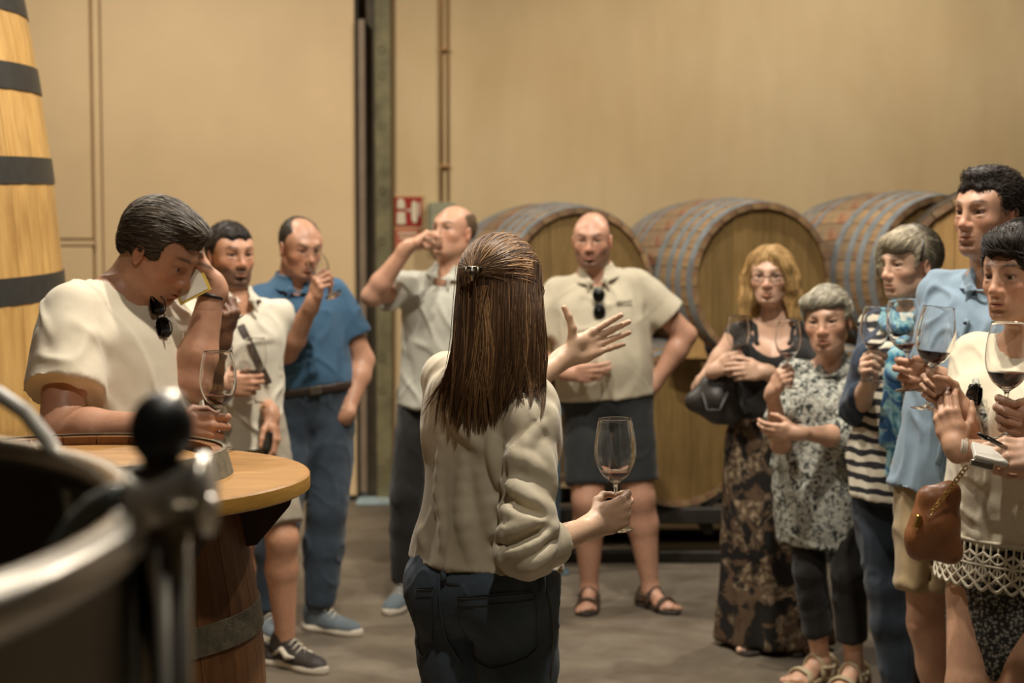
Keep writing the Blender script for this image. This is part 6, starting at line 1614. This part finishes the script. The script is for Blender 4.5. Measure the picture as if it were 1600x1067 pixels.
P11.sleeves(F_, {'R': dict(t=.55, ease=.022, flare=.014), 'L': dict(t=.55, ease=.022, flare=.014)}); P11.neckhole(F_, vneck=.10, wd=P11.nr*1.5)
S11 = P11.garment('blouse', F_, M_LACE, h=.0075, amp=.012, freq=9, seed=71)
# crochet hem : rows of scallops with holes
def hem_pt(a, z):
    t = np.interp(z, [zl_-.1, zl_, zl_+.05], [.0, .0, -.004]); x = (.207+t)*cos(a); b_ = .167 if sin(a) > 0 else .177
    return P11.tp(x, (b_+t)*sin(a), z)
nS = 34; A_ = np.linspace(0, 2*pi, nS+1)
hem = None
for row, (zr_, amp_, rr_) in enumerate(((zl_+.012, .0, .005), (zl_-.012, .012, .0042), (zl_-.026, .014, .0042), (zl_-.046, .0, .0042), (zl_-.058, .016, .0045), (zl_-.074, .016, .0045), (zl_-.090, .018, .0052))):
    pts = [hem_pt(a, zr_-amp_*abs(sin(a*nS/2+(pi/2 if row % 2 else 0)))) for a in np.linspace(0, 2*pi, nS*6+1)]
    MB().tube(pts, rr_, 5, False).build('lace_row', M_LACE, S11, smooth=True)
for k in range(nS*2):
    a = k*pi/nS; pts = [hem_pt(a, z) for z in np.linspace(zl_+.01, zl_-.088, 7)]; MB().tube(pts, .0030, 5).build('lace_thread', M_LACE, S11, smooth=True)
for k in range(nS):
    a = (k+.5)*2*pi/nS; pts = [hem_pt(a+.045*cos(q), zl_-.062+.014*sin(q)) for q in np.linspace(0, 2*pi, 11)]; MB().tube(pts, .0034, 5, False).build('lace_loop', M_LACE, S11, smooth=True)
# lace edging at the neckline, printed trim
trim = on_surface(F_, [P11.tp(x, .2, z*P11.H*P11.zs) for x, z in ((-.065,.285), (-.05,.255), (-.03,.22), (-.012,.19), (.0,.16))], .003); MB().tube(trim, .010, 6).build('neck_trim', M_ANIMAL, S11, smooth=True)
Fp = Field([loft(P11.pel, np.stack([P11.l*vec(1,1,0), P11.f*vec(1,1,0), vec(0,0,1)]), [(-.365,.170,.135,.155,0,0),(-.30,.180,.145,.165,0,0),(-.12,.186,.145,.17,0,0),(.0,.18,.13,.16,0,0),(.06,.16,.12,.13,0,0)], .02)])
P11.garment('skirt', Fp, M_SNAKE, h=.009, amp=.005, seed=73)
for sd in 'LR': P11.shoe(sd, ydir(-46), mat_plain('brown_shoe', srgb(60,44,32), .5), M_WSOLE, h=.009, L=.25, wd=.042)
Hc = short_hair(P11, front=.068, vol=.022, nape=-.060, side=-.01); Hc.add(P11.hell((.0,.052,.085), (.060,.044,.030), .02), P11.hell((.055,.030,.045), (.030,.040,.040), .02))
hair_obj(P11, Hc, h=.004, n=2600, dirf=lambda L: np.stack([.5+0*L[:, 0], .5-1.1*(L[:, 1] < .02), -.45+0*L[:, 0]], 1), length=.065, step=.010, rad=.0012, var=.4, seed=12, lift=.008, jitter=.2)
bracelet(P11, 'L', .95, M_WSOLE, r=.0045, flat=1.6, ease=.004)
sunglasses(trace_px(F_, 1518, 634, .012), (-.22, .1, -.95), (.9, .3, -.2), P11.f+vec(-.3,-.05,.1), 'brown sunglasses hanging at the lace blouse neckline', .85)
wine_glass(P11.grip['R'][0], nrm(vec(.10, 0, 1)), 'red wine glass held up by the woman in the lace blouse', at=.055, sc=1.08, level=.134)
bb = empty('shoulder_bag', p(1462, 815, -.1), 'tan leather shoulder bag with gold chain at the lace blouse woman\'s hip', 'bag')
M_TAN = mat_plain('tan_bag_leather', srgb(132,84,48), .42, 0, .12, 14, .12, 150)
bag_body([(1450, 768), (1488, 758), (1492, 872), (1430, 865), (1428, 842)], -.10, .040, M_TAN, bb)
MB().box(p(1434, 815, -.14), (.016, .012, .035), Ry(.3), bev=.003).build('clasp', M_GOLD, bb)
ch0, ch1 = p(1508, 732, -.20), p(1456, 800, -.16)
for k in range(13):
    q = ch0+(ch1-ch0)*k/12; ax_ = nrm(ch1-ch0); sd_ = nrm(np.cross(ax_, (0, 1, .3*(-1)**k)))
    MB().tube([q+ax_*.0085*cos(a)+sd_*.0050*sin(a) for a in np.linspace(0, 2*pi, 11)], .0017, 5, False).build('chain_link', M_GOLD, bb, smooth=True)

# ================================================================== guest beyond the right edge, only the hands show
D = 3.40; p = lambda x, y, dd=0.: W(x, y, D+dd)
P12 = Person('guest at the right edge whose hands hold a glass, pen and notepad', 1.74, -62, pelv(1800, 1.74, D, .515), p(1800, 480), p(1790, 360), hyaw=-62, sex='m', build=1.05, skin=(200,158,132), hair=(60,48,38), h=.010, hh=.0035)
P12.arm('R', p(1624, 668, .12), p(1720, 800, .2), 'grip', d=(-.85,-.05,.30), hfine=.003)
P12.arm('L', p(1640, 712, -.10), p(1790, 800, -.1), 'pinch', d=(-.97,.02,.05), n=(.1,.75,-.6), hfine=.003)
for sd, dx in (('L', .09), ('R', -.09)): P12.leg(sd, vec(P12.pel[0], P12.pel[1]+dx, .09))
P12.finish()
F_ = P12.shirt(.014, -.05, drape=(.95,.97,.92), sleeves={'R': dict(t=.62, ease=.018, flare=.014), 'L': dict(t=.62, ease=.018, flare=.014)}); P12.neckhole(F_); P12.garment('shirt', F_, M_WSH, h=.010)
Fp = Field(); P12.pants(Fp, .010, 2.); P12.garment('trousers', Fp, M_JEAND, h=.012)
for sd in 'LR': P12.shoe(sd, P12.f, mat_plain('brown_shoe', srgb(60,44,32), .5), M_WSOLE, h=.010)
hair_obj(P12, short_hair(P12), h=.005, n=500, dirf=fwd_flow)
wine_glass(P12.grip['R'][0]+vec(0, 0, 0), (0.02, 0, 1), 'large red wine glass cut by the right edge of the picture', at=.05, sc=1.14, level=.136)
np_ = empty('notepad', p(1538, 712, -.12), 'small white notepad held under the pen at the right edge', 'notepad')
MB().box(p(1546, 710, -.10), (.075, .055, .012), Ry(.25)@Rx(.5), bev=.002).build('pad', mat_plain('paper', srgb(200,194,182), .7), np_)
MB().box(p(1534, 726, -.13), (.050, .016, .016), Ry(.25), bev=.003).build('pad_clip', M_STEEL, np_)
pn = empty('pen', p(1548, 690, -.13), 'black and silver pen above the notepad', 'pen')
MB().tube([p(1572, 700, -.12), p(1540, 684, -.14)], [.0055, .0050], 10).build('barrel', M_STEEL, pn, smooth=True)
MB().tube([p(1541, 684, -.14), p(1528, 677, -.145)], [.0050, .003], 10).build('tip', M_BLKPL, pn, smooth=True)
MB().tube([p(1566, 694, -.135), p(1540, 680, -.15)], .0018, 6).build('pocket_clip', M_BLKPL, pn, smooth=True)
